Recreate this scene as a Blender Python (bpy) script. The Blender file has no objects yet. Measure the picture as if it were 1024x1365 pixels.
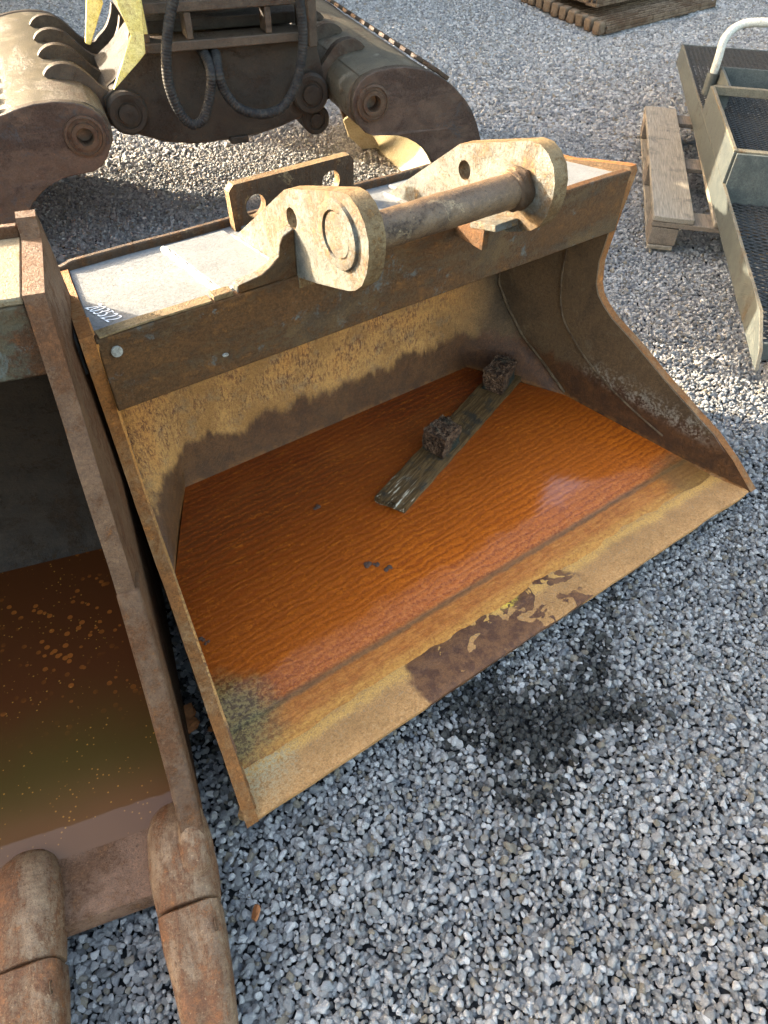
import bpy, bmesh, math, random
import numpy as np
from mathutils import Vector, Matrix, noise as mnoise
from mathutils.geometry import tessellate_polygon
R = math.radians
rnd = random.Random(7)
S = bpy.context.scene

# ------------------------------------------------------------------ camera
cam_d = bpy.data.cameras.new('camera'); cam = bpy.data.objects.new('camera', cam_d)
S.collection.objects.link(cam); S.camera = cam
cam_d.sensor_fit = 'VERTICAL'; cam_d.sensor_height = 24; cam_d.sensor_width = 18
cam_d.lens = 935.96 / 1365 * 24
cam.location = (-.87397, -.51435, 1.35227)
cam.rotation_euler = (R(43.2605), R(-1.0977), R(-35.5187))
cam_d.clip_start = .02; cam_d.clip_end = 400

# ------------------------------------------------------------------ light
SUN_AZ, SUN_EL = -57.0, 17.0        # direction the light travels in (degrees from +X), height of the sun
w = bpy.data.worlds.new('World'); S.world = w; w.use_nodes = True
nt = w.node_tree; nt.nodes.clear()
sky = nt.nodes.new('ShaderNodeTexSky'); sky.sky_type = 'NISHITA'; sky.sun_disc = False
sky.sun_elevation = R(SUN_EL)
tx, ty = math.cos(R(SUN_AZ)), math.sin(R(SUN_AZ))
sky.sun_rotation = math.atan2(-tx, -ty)
sky.air_density = 1.0; sky.dust_density = 4.0; sky.ozone_density = .6
bg = nt.nodes.new('ShaderNodeBackground'); bg.inputs[1].default_value = .15
out = nt.nodes.new('ShaderNodeOutputWorld')
tint = nt.nodes.new('ShaderNodeMix'); tint.data_type = 'RGBA'; tint.blend_type = 'MULTIPLY'; tint.inputs[0].default_value = 1
tint.inputs[7].default_value = (1.06, 1.0, .93, 1)          # warm tint over the whole sky, serving as white balance
nt.links.new(sky.outputs[0], tint.inputs[6]); nt.links.new(tint.outputs[2], bg.inputs[0]); nt.links.new(bg.outputs[0], out.inputs[0])
sl = bpy.data.lights.new('sun', 'SUN'); sl.energy = 2.7; sl.angle = R(.5); sl.color = (1, .90, .74)
so = bpy.data.objects.new('sun', sl); S.collection.objects.link(so)
d = Vector((tx * math.cos(R(SUN_EL)), ty * math.cos(R(SUN_EL)), -math.sin(R(SUN_EL))))
so.rotation_euler = d.to_track_quat('-Z', 'Y').to_euler(); so.location = (-6, 6, 6)
S.view_settings.view_transform = 'Standard'; S.view_settings.look = 'None'
S.view_settings.gamma = 1; S.view_settings.use_curve_mapping = False
S.view_settings.exposure = 3.6
S.render.engine = 'CYCLES'
S.cycles.max_bounces = 6

# ------------------------------------------------------------------ node helpers
class X:
    """a socket with arithmetic"""
    def __init__(s, g, k): s.g = g; s.k = k
    def __add__(s, o): return s.g.m('ADD', s, o)
    def __radd__(s, o): return s.g.m('ADD', s, o)
    def __sub__(s, o): return s.g.m('SUBTRACT', s, o)
    def __rsub__(s, o): return s.g.m('SUBTRACT', o, s)
    def __mul__(s, o): return s.g.m('MULTIPLY', s, o)
    def __rmul__(s, o): return s.g.m('MULTIPLY', s, o)
class G:
    def __init__(s, name):
        s.mat = bpy.data.materials.new(name); s.mat.use_nodes = True
        s.t = s.mat.node_tree; s.t.nodes.clear()
        s.o = s.t.nodes.new('ShaderNodeOutputMaterial')
        s.p = s.t.nodes.new('ShaderNodeBsdfPrincipled')
        s.t.links.new(s.p.outputs[0], s.o.inputs[0])
    def set(s, inp, v):
        if isinstance(v, X): s.t.links.new(v.k, inp)
        elif v is not None:
            if hasattr(inp.default_value, '__len__') and len(inp.default_value) == 4 and len(v) == 3: v = (*v, 1)
            inp.default_value = v
    def m(s, op, a, b=0, c=None, clamp=False):
        n = s.t.nodes.new('ShaderNodeMath'); n.operation = op; n.use_clamp = clamp
        s.set(n.inputs[0], a); s.set(n.inputs[1], b)
        if c is not None: s.set(n.inputs[2], c)
        return X(s, n.outputs[0])
    def ss(s, x, a, b, lo=0., hi=1.):
        n = s.t.nodes.new('ShaderNodeMapRange'); n.interpolation_type = 'SMOOTHSTEP'
        for i, v in enumerate((x, a, b, lo, hi)): s.set(n.inputs[i], v)
        return X(s, n.outputs[0])
    def pos(s, sc=(1, 1, 1), obj=False, rot=(0, 0, 0)):
        if obj:
            n = s.t.nodes.new('ShaderNodeTexCoord'); k = n.outputs['Object']
        else:
            n = s.t.nodes.new('ShaderNodeNewGeometry'); k = n.outputs['Position']
        mp = s.t.nodes.new('ShaderNodeMapping'); mp.inputs['Scale'].default_value = sc; mp.inputs['Rotation'].default_value = rot
        s.t.links.new(k, mp.inputs[0]); return X(s, mp.outputs[0])
    def xyz(s, v):
        n = s.t.nodes.new('ShaderNodeSeparateXYZ'); s.set(n.inputs[0], v); return [X(s, k) for k in n.outputs]
    def noise(s, v, scale, detail=4, rough=.55, dist=0, lac=2):
        n = s.t.nodes.new('ShaderNodeTexNoise'); s.set(n.inputs['Vector'], v); n.inputs['Scale'].default_value = scale
        n.inputs['Detail'].default_value = detail; n.inputs['Roughness'].default_value = rough; n.inputs['Distortion'].default_value = dist
        return X(s, n.outputs['Fac'])
    def vor(s, v, scale, feat='F1', out='Distance', rand=1):
        n = s.t.nodes.new('ShaderNodeTexVoronoi'); n.feature = feat; s.set(n.inputs['Vector'], v); n.inputs['Scale'].default_value = scale
        n.inputs['Randomness'].default_value = rand
        return X(s, n.outputs[out])
    def mix(s, f, a, b):
        n = s.t.nodes.new('ShaderNodeMix'); n.data_type = 'RGBA'; s.set(n.inputs[0], f); s.set(n.inputs[6], a); s.set(n.inputs[7], b)
        return X(s, n.outputs[2])
    def mul(s, a, b):
        n = s.t.nodes.new('ShaderNodeMix'); n.data_type = 'RGBA'; n.blend_type = 'MULTIPLY'; n.inputs[0].default_value = 1
        s.set(n.inputs[6], a); s.set(n.inputs[7], b); return X(s, n.outputs[2])
    def grey(s, v):
        n = s.t.nodes.new('ShaderNodeCombineColor')
        for i in range(3): s.set(n.inputs[i], v)
        return X(s, n.outputs[0])
    def bump(s, h, dist, strength=1., base=None):
        n = s.t.nodes.new('ShaderNodeBump'); n.inputs['Strength'].default_value = strength; n.inputs['Distance'].default_value = dist
        s.set(n.inputs['Height'], h)
        if base: s.set(n.inputs['Normal'], base)
        return X(s, n.outputs[0])
    def attr(s, name, typ='GEOMETRY', out='Fac'):
        n = s.t.nodes.new('ShaderNodeAttribute'); n.attribute_name = name; n.attribute_type = typ; return X(s, n.outputs[out])
    def fin(s, col, rough=.6, metal=0., normal=None, **kw):
        s.set(s.p.inputs['Base Color'], col); s.set(s.p.inputs['Roughness'], rough); s.set(s.p.inputs['Metallic'], metal)
        if normal: s.set(s.p.inputs['Normal'], normal)
        for k, v in kw.items(): s.set(s.p.inputs[k.replace('_', ' ')], v)
        return s.mat

def metal(name, base, alt, rust, amount=.5, scale=6., rough=.6, scratch=None, pale=None, streak=(1, 1, 1), bump=.0012, spec=.4, drips=0.):
    """weathered steel: two paint or mill tones, rust blotches, fine pitting, scratches"""
    g = G(name); v = g.pos(obj=True); vs = g.pos(streak, obj=True)
    if name not in ('tray_paint', 'mesh_steel', 'hose', 'ear_paint', 'grey_paint', 'weld', 'handle_paint', 'grab_inside', 'yellow'):
        base, alt, rust = [tuple(a * b for a, b in zip(t, (1.0, .87, .70))) for t in (base, alt, rust)]
    kk = {'weld': .75, 'grab_inside': .75, 'yellow': .75, 'tray_paint': .52, 'handle_paint': .8, 'grey_paint': .52, 'tooth': .52, 'ear_paint': .44, 'tray_edge': .42, 'grab_side': .42, 'grab_shell': .46, 'grab_arm': .42, 'grab_dark': .40, 'left_inside': .5, 'bushing': .42, 'pin_steel': .46, 'left_rust': .50, 'edge_rust': .56}.get(name, .54)
    base, alt, rust = [tuple(a * kk for a in t) for t in (base, alt, rust)]
    if pale is not None: pale = tuple(a * .7 for a in pale)
    n1 = g.noise(vs, scale, 8, .7, .4); n2 = g.noise(v, scale * 3.3, 7, .72); n3 = g.noise(v, 130, 5, .8); n4 = g.noise(v, 420, 3, .7)
    nm = g.noise(v, 42, 6, .75)
    c = g.mix(g.ss(n2, .38, .62), base, alt)
    rm = g.ss(n1 * .55 + nm * .20 + n3 * .25, .61 - amount * .28, .70 - amount * .28) * .85
    rc = g.mix(g.ss(n3, .40, .60), rust, tuple(x * .40 for x in rust))
    rc = g.mix(g.ss(nm, .54, .70) * .8, rc, tuple(min(1, x * t) for x, t in zip(rust, (1.45, 1.45, 1.3))))
    c = g.mix(rm, c, rc)
    if pale is not None:
        n5 = g.noise(v, scale * 1.7, 9, .78, 1.2)
        c = g.mix(g.ss(n5, .57, .61) * g.ss(nm, .40, .55) * .75, c, pale)
    if drips:
        n7 = g.noise(g.pos((14, 14, 1.2), obj=True), 5, 5, .7); c = g.mix(g.ss(n7, .52, .68) * drips, c, tuple(x * .3 for x in rust))
    if scratch is not None:
        n6 = g.noise(g.pos((4, 34, 26), obj=True, rot=(.3, .5, .6)), 4, 5, .75, 1.4)
        c = g.mix(g.ss(n6, .70, .74) * .45, c, scratch)
    # dark pits and pale flecks
    pt = g.noise(v, 210, 2, .5); c = g.mix(g.ss(pt, .64, .70) * .7, c, tuple(x * .35 for x in rust)); c = g.mix(g.ss(pt, .34, .29) * .45, c, tuple(min(.8, x * 1.9) for x in alt))
    c = g.mul(c, g.grey(g.ss(n4 * .45 + n3 * .55, .28, .72, .55, 1.45)))
    h = n3 * .8 + n4 * .5 + rm * .45 + nm * .5 + pt * .4
    return g.fin(c, g.ss(n3 + rm * .4, .3, 1.2, rough - .10, rough + .25), 0, g.bump(h, bump * 1.5), Specular_IOR_Level=spec * .45)

def flat0(name, col, rough=.6):
    g = G(name); n = g.noise(g.pos(), 3, 5); return g.fin(g.mul(col, g.grey(g.ss(n, .3, .7, .8, 1.1))), rough)
RUST = (.17, .068, .022)
M = {}
M['bucket_rust'] = metal('bucket_rust', (.105, .06, .032), (.15, .088, .045), (.15, .07, .028), .55, 5, .62, scratch=(.3, .24, .19))
M['beam_face'] = metal('beam_face', (.078, .054, .032), (.14, .09, .042), (.17, .080, .024), .62, 5, .6, scratch=(.30, .27, .24), pale=(.11, .115, .10), streak=(.5, 1, 2))
M['edge_rust'] = metal('edge_rust', (.26, .13, .05), (.34, .19, .08), (.38, .15, .035), .62, 12, .6, scratch=(.42, .36, .3))
M['grey_paint'] = metal('grey_paint', (.20, .205, .20), (.235, .24, .23), (.24, .17, .08), .10, 3, .5, scratch=(.33, .31, .25), bump=.0004)
M['ear_paint'] = metal('ear_paint', (.24, .235, .19), (.15, .152, .13), (.24, .135, .045), .50, 7, .5, scratch=(.5, .47, .38), pale=(.09, .075, .05), bump=.0014)
M['ear_edge'] = metal('ear_edge', (.22, .165, .09), (.27, .21, .12), (.20, .11, .04), .5, 9, .6)
M['pin_steel'] = metal('pin_steel', (.17, .12, .08), (.23, .165, .105), (.05, .03, .018), .32, 9, .45, pale=(.30, .21, .11), streak=(.6, 1, 1), spec=.6)
M['weld'] = metal('weld', (.30, .28, .23), (.38, .36, .30), (.26, .19, .10), .3, 20, .45, bump=.002)
M['weld_dark'] = metal('weld_dark', (.13, .095, .06), (.18, .13, .08), (.14, .08, .04), .4, 20, .6, bump=.002)
M['bracket'] = metal('bracket', (.10, .07, .045), (.07, .05, .035), (.16, .085, .035), .5, 8, .65, pale=(.25, .18, .09), streak=(6, 1, .6))
M['left_rust'] = metal('left_rust', (.13, .075, .042), (.18, .11, .065), (.19, .08, .026), .5, 7, .6, scratch=(.3, .25, .2))
M['left_beam'] = metal('left_beam', (.10, .085, .055), (.10, .105, .085), (.15, .06, .02), .55, 8, .6, pale=(.10, .115, .10))
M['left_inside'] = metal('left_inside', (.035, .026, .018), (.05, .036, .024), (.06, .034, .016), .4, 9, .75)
M['left_top'] = metal('left_top', (.24, .21, .15), (.28, .25, .18), (.30, .18, .07), .35, 6, .6)
M['tooth'] = metal('tooth', (.24, .15, .09), (.33, .23, .15), (.26, .10, .03), .55, 10, .5, scratch=(.4, .33, .26), streak=(2.2, .6, 1), spec=.6)
M['lip_left'] = metal('lip_left', (.24, .145, .10), (.28, .17, .115), (.22, .11, .055), .45, 8, .7)
M['grab_side'] = metal('grab_side', (.105, .072, .055), (.14, .10, .078), (.085, .055, .042), .5, 5, .55, scratch=(.30, .25, .21), pale=(.045, .045, .043), streak=(1, 1, 2))
M['grab_shell'] = metal('grab_shell', (.13, .125, .105), (.18, .17, .135), (.13, .085, .05), .4, 4, .42, scratch=(.4, .36, .28), pale=(.24, .20, .14), streak=(1, .5, 1), spec=.55)
M['grab_inside'] = metal('grab_inside', (.42, .37, .24), (.50, .46, .32), (.36, .21, .08), .35, 4, .5, pale=(.75, .70, .52))
M['grab_dark'] = metal('grab_dark', (.045, .04, .032), (.06, .052, .04), (.065, .04, .022), .45, 6, .6, scratch=(.13, .11, .085))
M['grab_arm'] = metal('grab_arm', (.085, .07, .055), (.12, .10, .08), (.09, .055, .035), .4, 8, .5, scratch=(.3, .25, .18))
M['bushing'] = metal('bushing', (.10, .065, .045), (.13, .09, .06), (.10, .05, .028), .4, 20, .5)
M['yellow'] = metal('yellow', (.55, .46, .13), (.62, .53, .2), (.35, .22, .07), .3, 9, .45, scratch=(.7, .66, .45))
M['tray_paint'] = metal('tray_paint', (.085, .092, .08), (.12, .125, .105), (.15, .10, .05), .25, 6, .5, scratch=(.32, .32, .27), bump=.0005, spec=.5)
M['tray_edge'] = metal('tray_edge', (.22, .21, .17), (.28, .27, .22), (.25, .15, .06), .35, 12, .6)
M['mesh_steel'] = metal('mesh_steel', (.045, .045, .042), (.065, .062, .055), (.08, .05, .03), .3, 12, .5)
M['handle_paint'] = metal('handle_paint', (.42, .40, .33), (.5, .47, .38), (.35, .22, .1), .3, 10, .45)
M['track_steel'] = metal('track_steel', (.20, .15, .105), (.26, .20, .145), (.16, .09, .045), .5, 7, .75, bump=.003)
M['shed'] = metal('shed', (.10, .16, .19), (.12, .18, .21), (.15, .08, .04), .1, 2, .6)
M['hall'] = flat0('added_hall_dark', (.060, .045, .034, 1), .8)
M['machine'] = metal('machine', (.50, .34, .05), (.55, .38, .06), (.2, .12, .05), .1, 2, .5)

def rubber():
    g = G('hose_rubber'); v = g.pos(obj=True)
    n = g.noise(v, 40, 5, .7); n2 = g.noise(v, 300, 2)
    c = g.mix(g.ss(n, .4, .66), (.006, .0055, .005), (.020, .018, .014))
    return g.fin(c, .7, 0, g.bump(n2, .0006), Specular_IOR_Level=.2)
M['hose'] = rubber()

def wood(name, a, b, wet=0.):
    g = G(name); v = g.pos((3, 45, 45), obj=True); o = g.pos(obj=True)
    n = g.noise(v, 2.2, 6, .65, 1.4); n2 = g.noise(o, 9, 5, .65); n3 = g.noise(g.pos((6, 160, 160), obj=True), 2, 3, .6)
    c = g.mix(g.ss(n, .35, .65), a, b)
    c = g.mix(g.ss(n2, .52, .68) * .7, c, tuple(x * .45 for x in a))
    c = g.mul(c, g.grey(g.ss(n3, .3, .7, .65, 1.2)))
    kn = g.vor(g.pos((1, 6, 6), obj=True), 5); c = g.mix(g.ss(kn, .05, .09, 1, 0) * .8, c, (.04, .028, .018))
    return g.fin(c, .75 - wet * .5, 0, g.bump(n * .6 + n3 * .6, .0025))
M['pallet_wood'] = wood('pallet_wood', (.15, .12, .08), (.21, .17, .115))
M['pallet_dark'] = wood('pallet_dark', (.11, .08, .05), (.16, .12, .08))

def plank_mat():
    g = G('wet_plank'); o = g.pos(obj=True)
    x, y, z = g.xyz(o)
    n = g.noise(g.pos((4, 60, 60), obj=True), 2.5, 6, .7, 1.0); n2 = g.noise(o, 18, 6, .7); n3 = g.noise(g.pos((5, 30, 30), obj=True), 3, 4, .7)
    c = g.mix(g.ss(n, .4, .6), (.045, .024, .008), (.105, .058, .021))
    c = g.mix(g.ss(n2, .5, .66), c, (.028, .022, .014))
    c = g.mix(g.ss(n3 * .6 + n * .4, .60, .66) * .6, c, (.20, .14, .07))
    end = g.ss(x, -.34, -.22, 1, 0) * g.ss(n3 * .6 + n * .5, .60, .64)
    c = g.mix(end, c, (.48, .40, .28))
    return g.fin(c, .5, 0, g.bump(n, .004), Specular_IOR_Level=.12)
M['plank'] = plank_mat()
def block_mat():
    g = G('mossy_block'); o = g.pos(obj=True)
    n = g.noise(o, 60, 6, .8); v = g.vor(o, 150)
    c = g.mix(g.ss(n, .4, .62), (.030, .015, .007), (.13, .068, .034))
    c = g.mix(g.ss(g.noise(o, 14, 5), .5, .62), c, (.02, .022, .014))
    c = g.mix(g.ss(v, .1, .25, 1, 0) * g.ss(n, .5, .6), c, (.24, .16, .10))
    return g.fin(c, .85, 0, g.bump(n + v, .009), Specular_IOR_Level=.15)
M['block'] = block_mat()

# pebbles: tone, hue and wetness come with each stone
def pebble_mat():
    g = G('pebble_stone'); v = g.pos(obj=True)
    t = g.attr('tone', 'INSTANCER'); h = g.attr('hue', 'INSTANCER'); wet = g.attr('wet', 'INSTANCER')
    c = g.mix(t, (.175, .165, .148), (.96, .91, .83))
    c = g.mix(g.ss(h, .90, .97), c, (.42, .345, .24))
    c = g.mix(g.ss(h, .0, .16, .8, 0), c, (.20, .215, .235))
    n = g.noise(v, 2.2, 5, .75, .8); n2 = g.noise(v, 9, 4, .7)
    c = g.mul(c, g.grey(g.ss(n * .6 + n2 * .4, .3, .7, .80, 1.14)))
    band = g.noise(g.pos((1, 5, 1), obj=True), 1.5, 3, .6, 1.5)
    c = g.mix(g.ss(band, .62, .66) * .45, c, (.66, .66, .65))
    c = g.mix(wet, c, g.mul(c, (.17, .17, .16, 1)))
    return g.fin(c, g.ss(wet, 0, 1, .75, .14), 0, g.bump(n2, .06), Specular_IOR_Level=.4)
M['pebble'] = pebble_mat()

def ground_mat():
    g = G('gravel_bed'); v = g.pos()
    n = g.noise(v, 60, 5, .8); n2 = g.vor(v, 55)
    c = g.mix(g.ss(n2, .1, .6), (.05, .05, .05), (.015, .015, .015))
    c = g.mul(c, g.grey(g.ss(n, .3, .7, .5, 1.2)))
    return g.fin(c, .9, 0, g.bump(n2, .01))
M['ground'] = ground_mat()

# rust-stained inside of the big bucket: pattern keyed to height and place on the steel
def interior_mat():
    g = G('bucket_interior'); P_ = g.pos(); x, y, z = g.xyz(P_)
    n1 = g.noise(P_, 5, 7, .65, .5); n2 = g.noise(P_, 22, 6, .7); n3 = g.noise(P_, 120, 4, .75); n4 = g.noise(P_, 380, 2, .6)
    left = g.ss(x, .30, .62, 1, 0)
    c = g.mix(g.ss(n1, .35, .65), (.21, .095, .024), (.38, .19, .055))            # ochre film, left and back, bounce light partly in its tone
    c = g.mix(g.ss(n2, .5, .66) * .5, c, (.17, .115, .062)); c = g.mix(g.ss(n3, .54, .64) * .6, c, (.15, .066, .022))
    dk = g.mix(g.ss(n1, .4, .62), (.050, .029, .013), (.085, .048, .020))          # dark brown steel on the right, shade partly in the colour
    dk = g.mix(g.ss(n2, .56, .66) * .4, dk, (.10, .070, .038))
    c = g.mix(left, dk, c)
    # orange rust band high on the back wall
    c = g.mix(g.ss(n1 + z * .7, .62, .80) * left * .6, c, (.30, .11, .018))
    # short vertical flecks
    fl = g.noise(g.pos((95, 70, 34)), 1.9, 6, .78)
    zone = g.ss(z, .08, .17) * g.ss(z, .26, .42, 1, 0) * g.ss(n2, .3, .55) * left
    c = g.mix(g.ss(fl, .49, .55) * zone * .85 * g.ss(n1, .36, .50), c, (.085, .028, .010))
    # wet tide band above the water
    tide = g.noise(g.pos((9, 9, 2)), 1.6, 5, .65); tf = g.noise(g.pos((90, 90, 20)), 1, 2)
    wet = g.ss(z - tide * .15 - tf * .03 - n3 * .02, -.012, .022, 1, 0)
    c = g.mix(wet * .93, c, g.mix(g.ss(n2, .35, .65), (.036, .014, .005), (.070, .026, .007)))
    # scum just over the water line
    sc = g.ss(z + n3 * .01, .0, .008, 1, 0)
    c = g.mix(sc * g.ss(n2, .4, .6), c, (.12, .045, .010))
    # pale dried patch low on the right side
    pz = g.ss(z - y * .05, .05, .08) * g.ss(z - y * .05, .10, .15, 1, 0) * g.ss(x, .6, .66) * g.ss(n2 * .5 + n3 * .5, .48, .56) * g.ss(y, .1, .2) * g.ss(y, .62, .5)
    c = g.mix(pz * .6, c, (.19, .16, .12))
    c = g.mul(c, g.grey(g.ss(n4 * .5 + n3 * .5, .28, .72, .55, 1.4)))
    rr = g.ss(wet, 0, 1, .75, .5)
    return g.fin(c, rr, 0, g.bump(n3 + n4 * .5 + n2 * .3, .003), Specular_IOR_Level=.22)
M['interior'] = interior_mat()

def lip_colour(g, P_):
    """shared pattern of the bucket lip and the shallow water over it (y runs away from the cutting edge)"""
    x, y, z = g.xyz(P_)
    n1 = g.noise(P_, 7, 6, .6, .4); n2 = g.noise(P_, 30, 6, .7); n3 = g.noise(P_, 150, 4, .75)
    fine = g.noise(g.pos((1, 1, 1)), 330, 3, .7)
    dry = g.mix(g.ss(n1 * .6 + n2 * .4, .36, .64), (.26, .125, .038), (.38, .185, .060))
    dry = g.mix(g.ss(n3, .52, .66) * .35, dry, (.42, .27, .13)); dry = g.mix(g.ss(n3, .48, .38) * .5, dry, (.17, .08, .03))
    return x, y, n1, n2, n3, fine, dry

def lip_mat():
    g = G('lip_steel'); P_ = g.pos(); x, y, n1, n2, n3, fine, dry = lip_colour(g, P_)
    yy = y + n1 * .07 + n2 * .03 - .05
    # yellow crust at the old water edge
    cr = g.ss(yy, .070, .094) * g.ss(yy, .100, .122, 1, 0)
    c = g.mix(cr * g.ss(n3, .3, .5, .35, .9), dry, (.46, .235, .055))
    # greyish pitting just in front of it
    c = g.mix(g.ss(yy, .03, .07) * g.ss(n3, .53, .6) * .55, c, (.14, .085, .045))
    # wet overflow patches
    px = g.ss(x + n1 * .16, -.27, -.25) * g.ss(x + n1 * .25, .26, .30, 1, 0)
    ws = g.noise(g.pos((1, 1.2, 1)), 15, 4, .5, .9)
    dp = g.vor(P_, 26); wet = g.m('MAXIMUM', g.ss(ws + n2 * .16 - .08 + g.ss(x, -.30, .30, .12, -.06), .490, .506), g.ss(dp, .22, .25, 1, 0) * g.ss(x, -.05, .1) * g.ss(y, .02, .04)) * px
    c = g.mix(wet, c, g.mix(g.ss(n2, .4, .6), (.070, .028, .012), (.13, .055, .020)))
    # mustard scum clot
    dd = g.m('SQRT', (x + .045) * (x + .045) + (y - .135) * (y - .135) * 1.5)
    c = g.mix(g.ss(dd + n2 * .08, .075, .10, 1, 0) * g.ss(n3, .42, .55), c, (.56, .36, .04))
    # submerged part: orange
    deep = g.ss(yy, .115, .135)
    c = g.mix(deep, c, g.mix(g.ss(n2, .35, .65), (.30, .09, .010), (.40, .145, .018)))
    # pale dried corner at the left end
    dc = g.m('SQRT', (x + .72) * (x + .72) + (y - .10) * (y - .10))
    c = g.mix(g.ss(dc + n2 * .12, .09, .17, 1, 0) * g.ss(n3, .4, .55) * .8, c, (.33, .25, .13))
    c = g.mul(c, g.grey(g.ss(fine, .25, .75, .72, 1.25)))
    return g.fin(c, g.ss(wet + deep * .6, 0, 1, .7, .40), 0, g.bump(n3 * .8 + fine * .6 + cr * .6, .0024), Specular_IOR_Level=.25)
M['lip'] = lip_mat()

def water_mat():
    g = G('rusty_water'); P_ = g.pos(); x, y, n1, n2, n3, fine, dry = lip_colour(g, P_)
    # silt ripples, long along the bucket's width
    rp = g.noise(g.pos((3.5, 22, 1), rot=(0, 0, R(-6))), 6, 4, .6, 1.2)
    rp2 = g.noise(g.pos((7, 34, 1), rot=(0, 0, R(5))), 8, 4, .65, 1.0)
    wv = g.t.nodes.new('ShaderNodeTexWave'); wv.wave_type = 'BANDS'; wv.bands_direction = 'Y'; wv.wave_profile = 'SIN'
    g.set(wv.inputs['Vector'], g.pos((.55, 1, 1), rot=(0, 0, R(-4)))); wv.inputs['Scale'].default_value = 16; wv.inputs['Distortion'].default_value = 7; wv.inputs['Detail'].default_value = 3
    wv.inputs['Detail Scale'].default_value = 1.6; wv.inputs['Detail Roughness'].default_value = .62; wave = X(g, wv.outputs['Fac'])
    big = g.noise(P_, 2.2, 4, .55)
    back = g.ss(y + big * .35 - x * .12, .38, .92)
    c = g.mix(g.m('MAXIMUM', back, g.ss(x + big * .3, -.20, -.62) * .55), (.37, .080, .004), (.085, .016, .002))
    c = g.mix(g.ss(big, .35, .6) * .35, c, (.25, .05, .003))
    c = g.mix(g.ss(wave * .65 + rp2 * .35, .55, .22) * .62 * g.ss(big, .62, .38, .5, 1), c, (.17, .028, .002))
    c = g.mix(g.ss(rp2 * .5 + n3 * .5, .47, .40) * .4, c, (.17, .03, .002))
    c = g.mix(g.ss(rp * .5 + n3 * .5, .54, .62) * .22, c, (.58, .17, .010))
    # nearer the crease the film is coarser, with grainy sky sheen painted in
    near = g.ss(y + n1 * .08, .36, .24)
    c = g.mix(near * g.ss(n3, .46, .56) * .5, c, (.38, .12, .022))
    # dark line along the crease, the joint of floor and blade
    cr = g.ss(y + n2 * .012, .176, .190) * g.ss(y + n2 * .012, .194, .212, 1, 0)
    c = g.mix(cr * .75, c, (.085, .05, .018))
    # shallow zone over the blade
    sh = g.ss(y + n2 * .02, .196, .185)
    shc = g.mix(g.ss(rp2 * .5 + n2 * .5, .4, .6), (.24, .066, .008), (.34, .115, .018))
    c = g.mix(sh, c, shc)
    c = g.mix(g.ss(y + n1 * .05 + n2 * .025, .185, .155) * g.ss(n3, .35, .6, .3, .85), c, (.38, .17, .03))
    # green-black murk in the left front corner
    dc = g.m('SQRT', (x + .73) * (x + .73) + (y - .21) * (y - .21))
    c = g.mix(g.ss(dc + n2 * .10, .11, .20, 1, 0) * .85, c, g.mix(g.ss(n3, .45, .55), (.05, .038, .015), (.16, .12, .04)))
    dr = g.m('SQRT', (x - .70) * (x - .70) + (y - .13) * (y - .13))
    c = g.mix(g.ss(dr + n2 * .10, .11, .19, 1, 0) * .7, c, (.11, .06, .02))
    c = g.mul(c, g.grey(g.ss(n3 * .5 + fine * .5, .3, .7, .68, 1.30)))
    film = g.ss(y + n1 * .14, .37, .27) * g.ss(y, .19, .21)
    rough = g.ss(film, 0, 1, .5, .42)
    nb = g.bump(rp2 * .3 + wave * .2 + n3 * .5, .0035)
    cb = g.bump(fine * .9 + n3 * .7, .0020, 1.0)
    cb2 = g.bump(rp2 * .6 + wave * .25 + n3 * .15, .0005, .4)
    m = g.fin(c, rough, 0, nb, Specular_IOR_Level=.1, Coat_Weight=g.ss(y, .185, .215, .35, 1.0), Coat_IOR=1.42, Coat_Roughness=g.m('MAXIMUM', g.ss(film, 0, 1, .03, .16), g.ss(y, .185, .215, .35, .03)))
    mixn = g.t.nodes.new('ShaderNodeMix'); mixn.data_type = 'VECTOR'
    g.set(mixn.inputs[0], film); g.set(mixn.inputs[4], cb2); g.set(mixn.inputs[5], cb)
    g.t.links.new(mixn.outputs[1], g.p.inputs['Coat Normal'])
    return m
M['water'] = water_mat()

def water2_mat():
    g = G('murky_water'); P_ = g.pos(); x, y, z = g.xyz(g.pos(obj=True))
    n1 = g.noise(P_, 4, 4); n2 = g.noise(P_, 30, 5, .7)
    c = g.mix(g.ss(y + n1 * .2, .28, .62), (.040, .027, .003), (.050, .013, .002))
    c = g.mix(g.ss(y + n1 * .1, .36, .22), c, (.085, .034, .010))
    sp = g.vor(P_, 46); sm = g.noise(P_, 7, 3)
    m1 = g.ss(sp + n2 * .30 - sm * .25, .26, .31, 1, 0) * g.ss(sm, .42, .55) * g.ss(y, .32, .50)
    c = g.mix(m1 * .8, c, (.20, .055, .007))
    s2 = g.vor(P_, 90); m2 = g.ss(s2, .13, .17, 1, 0) * g.ss(g.noise(P_, 13, 2), .44, .56)
    c = g.mix(m2 * .7, c, (.30, .13, .02))
    return g.fin(c, .6, 0, None, Specular_IOR_Level=.1, Coat_Weight=.6, Coat_IOR=1.33, Coat_Roughness=.02, Coat_Normal=g.bump(g.noise(P_, 14, 3), .0004, .4))
M['water2'] = water2_mat()
def flat(name, col, rough=.6):
    g = G(name); n = g.noise(g.pos(), 200, 3); c = g.mul(col, g.grey(g.ss(n, .3, .7, .75, 1.15))); return g.fin((c), rough)
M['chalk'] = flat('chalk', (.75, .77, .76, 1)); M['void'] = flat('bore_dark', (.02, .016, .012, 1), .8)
M['scum'] = flat('scum', (.05, .022, .010, 1), .95); M['leaf'] = flat('weed_leaf', (.09, .17, .03, 1), .6)
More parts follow.
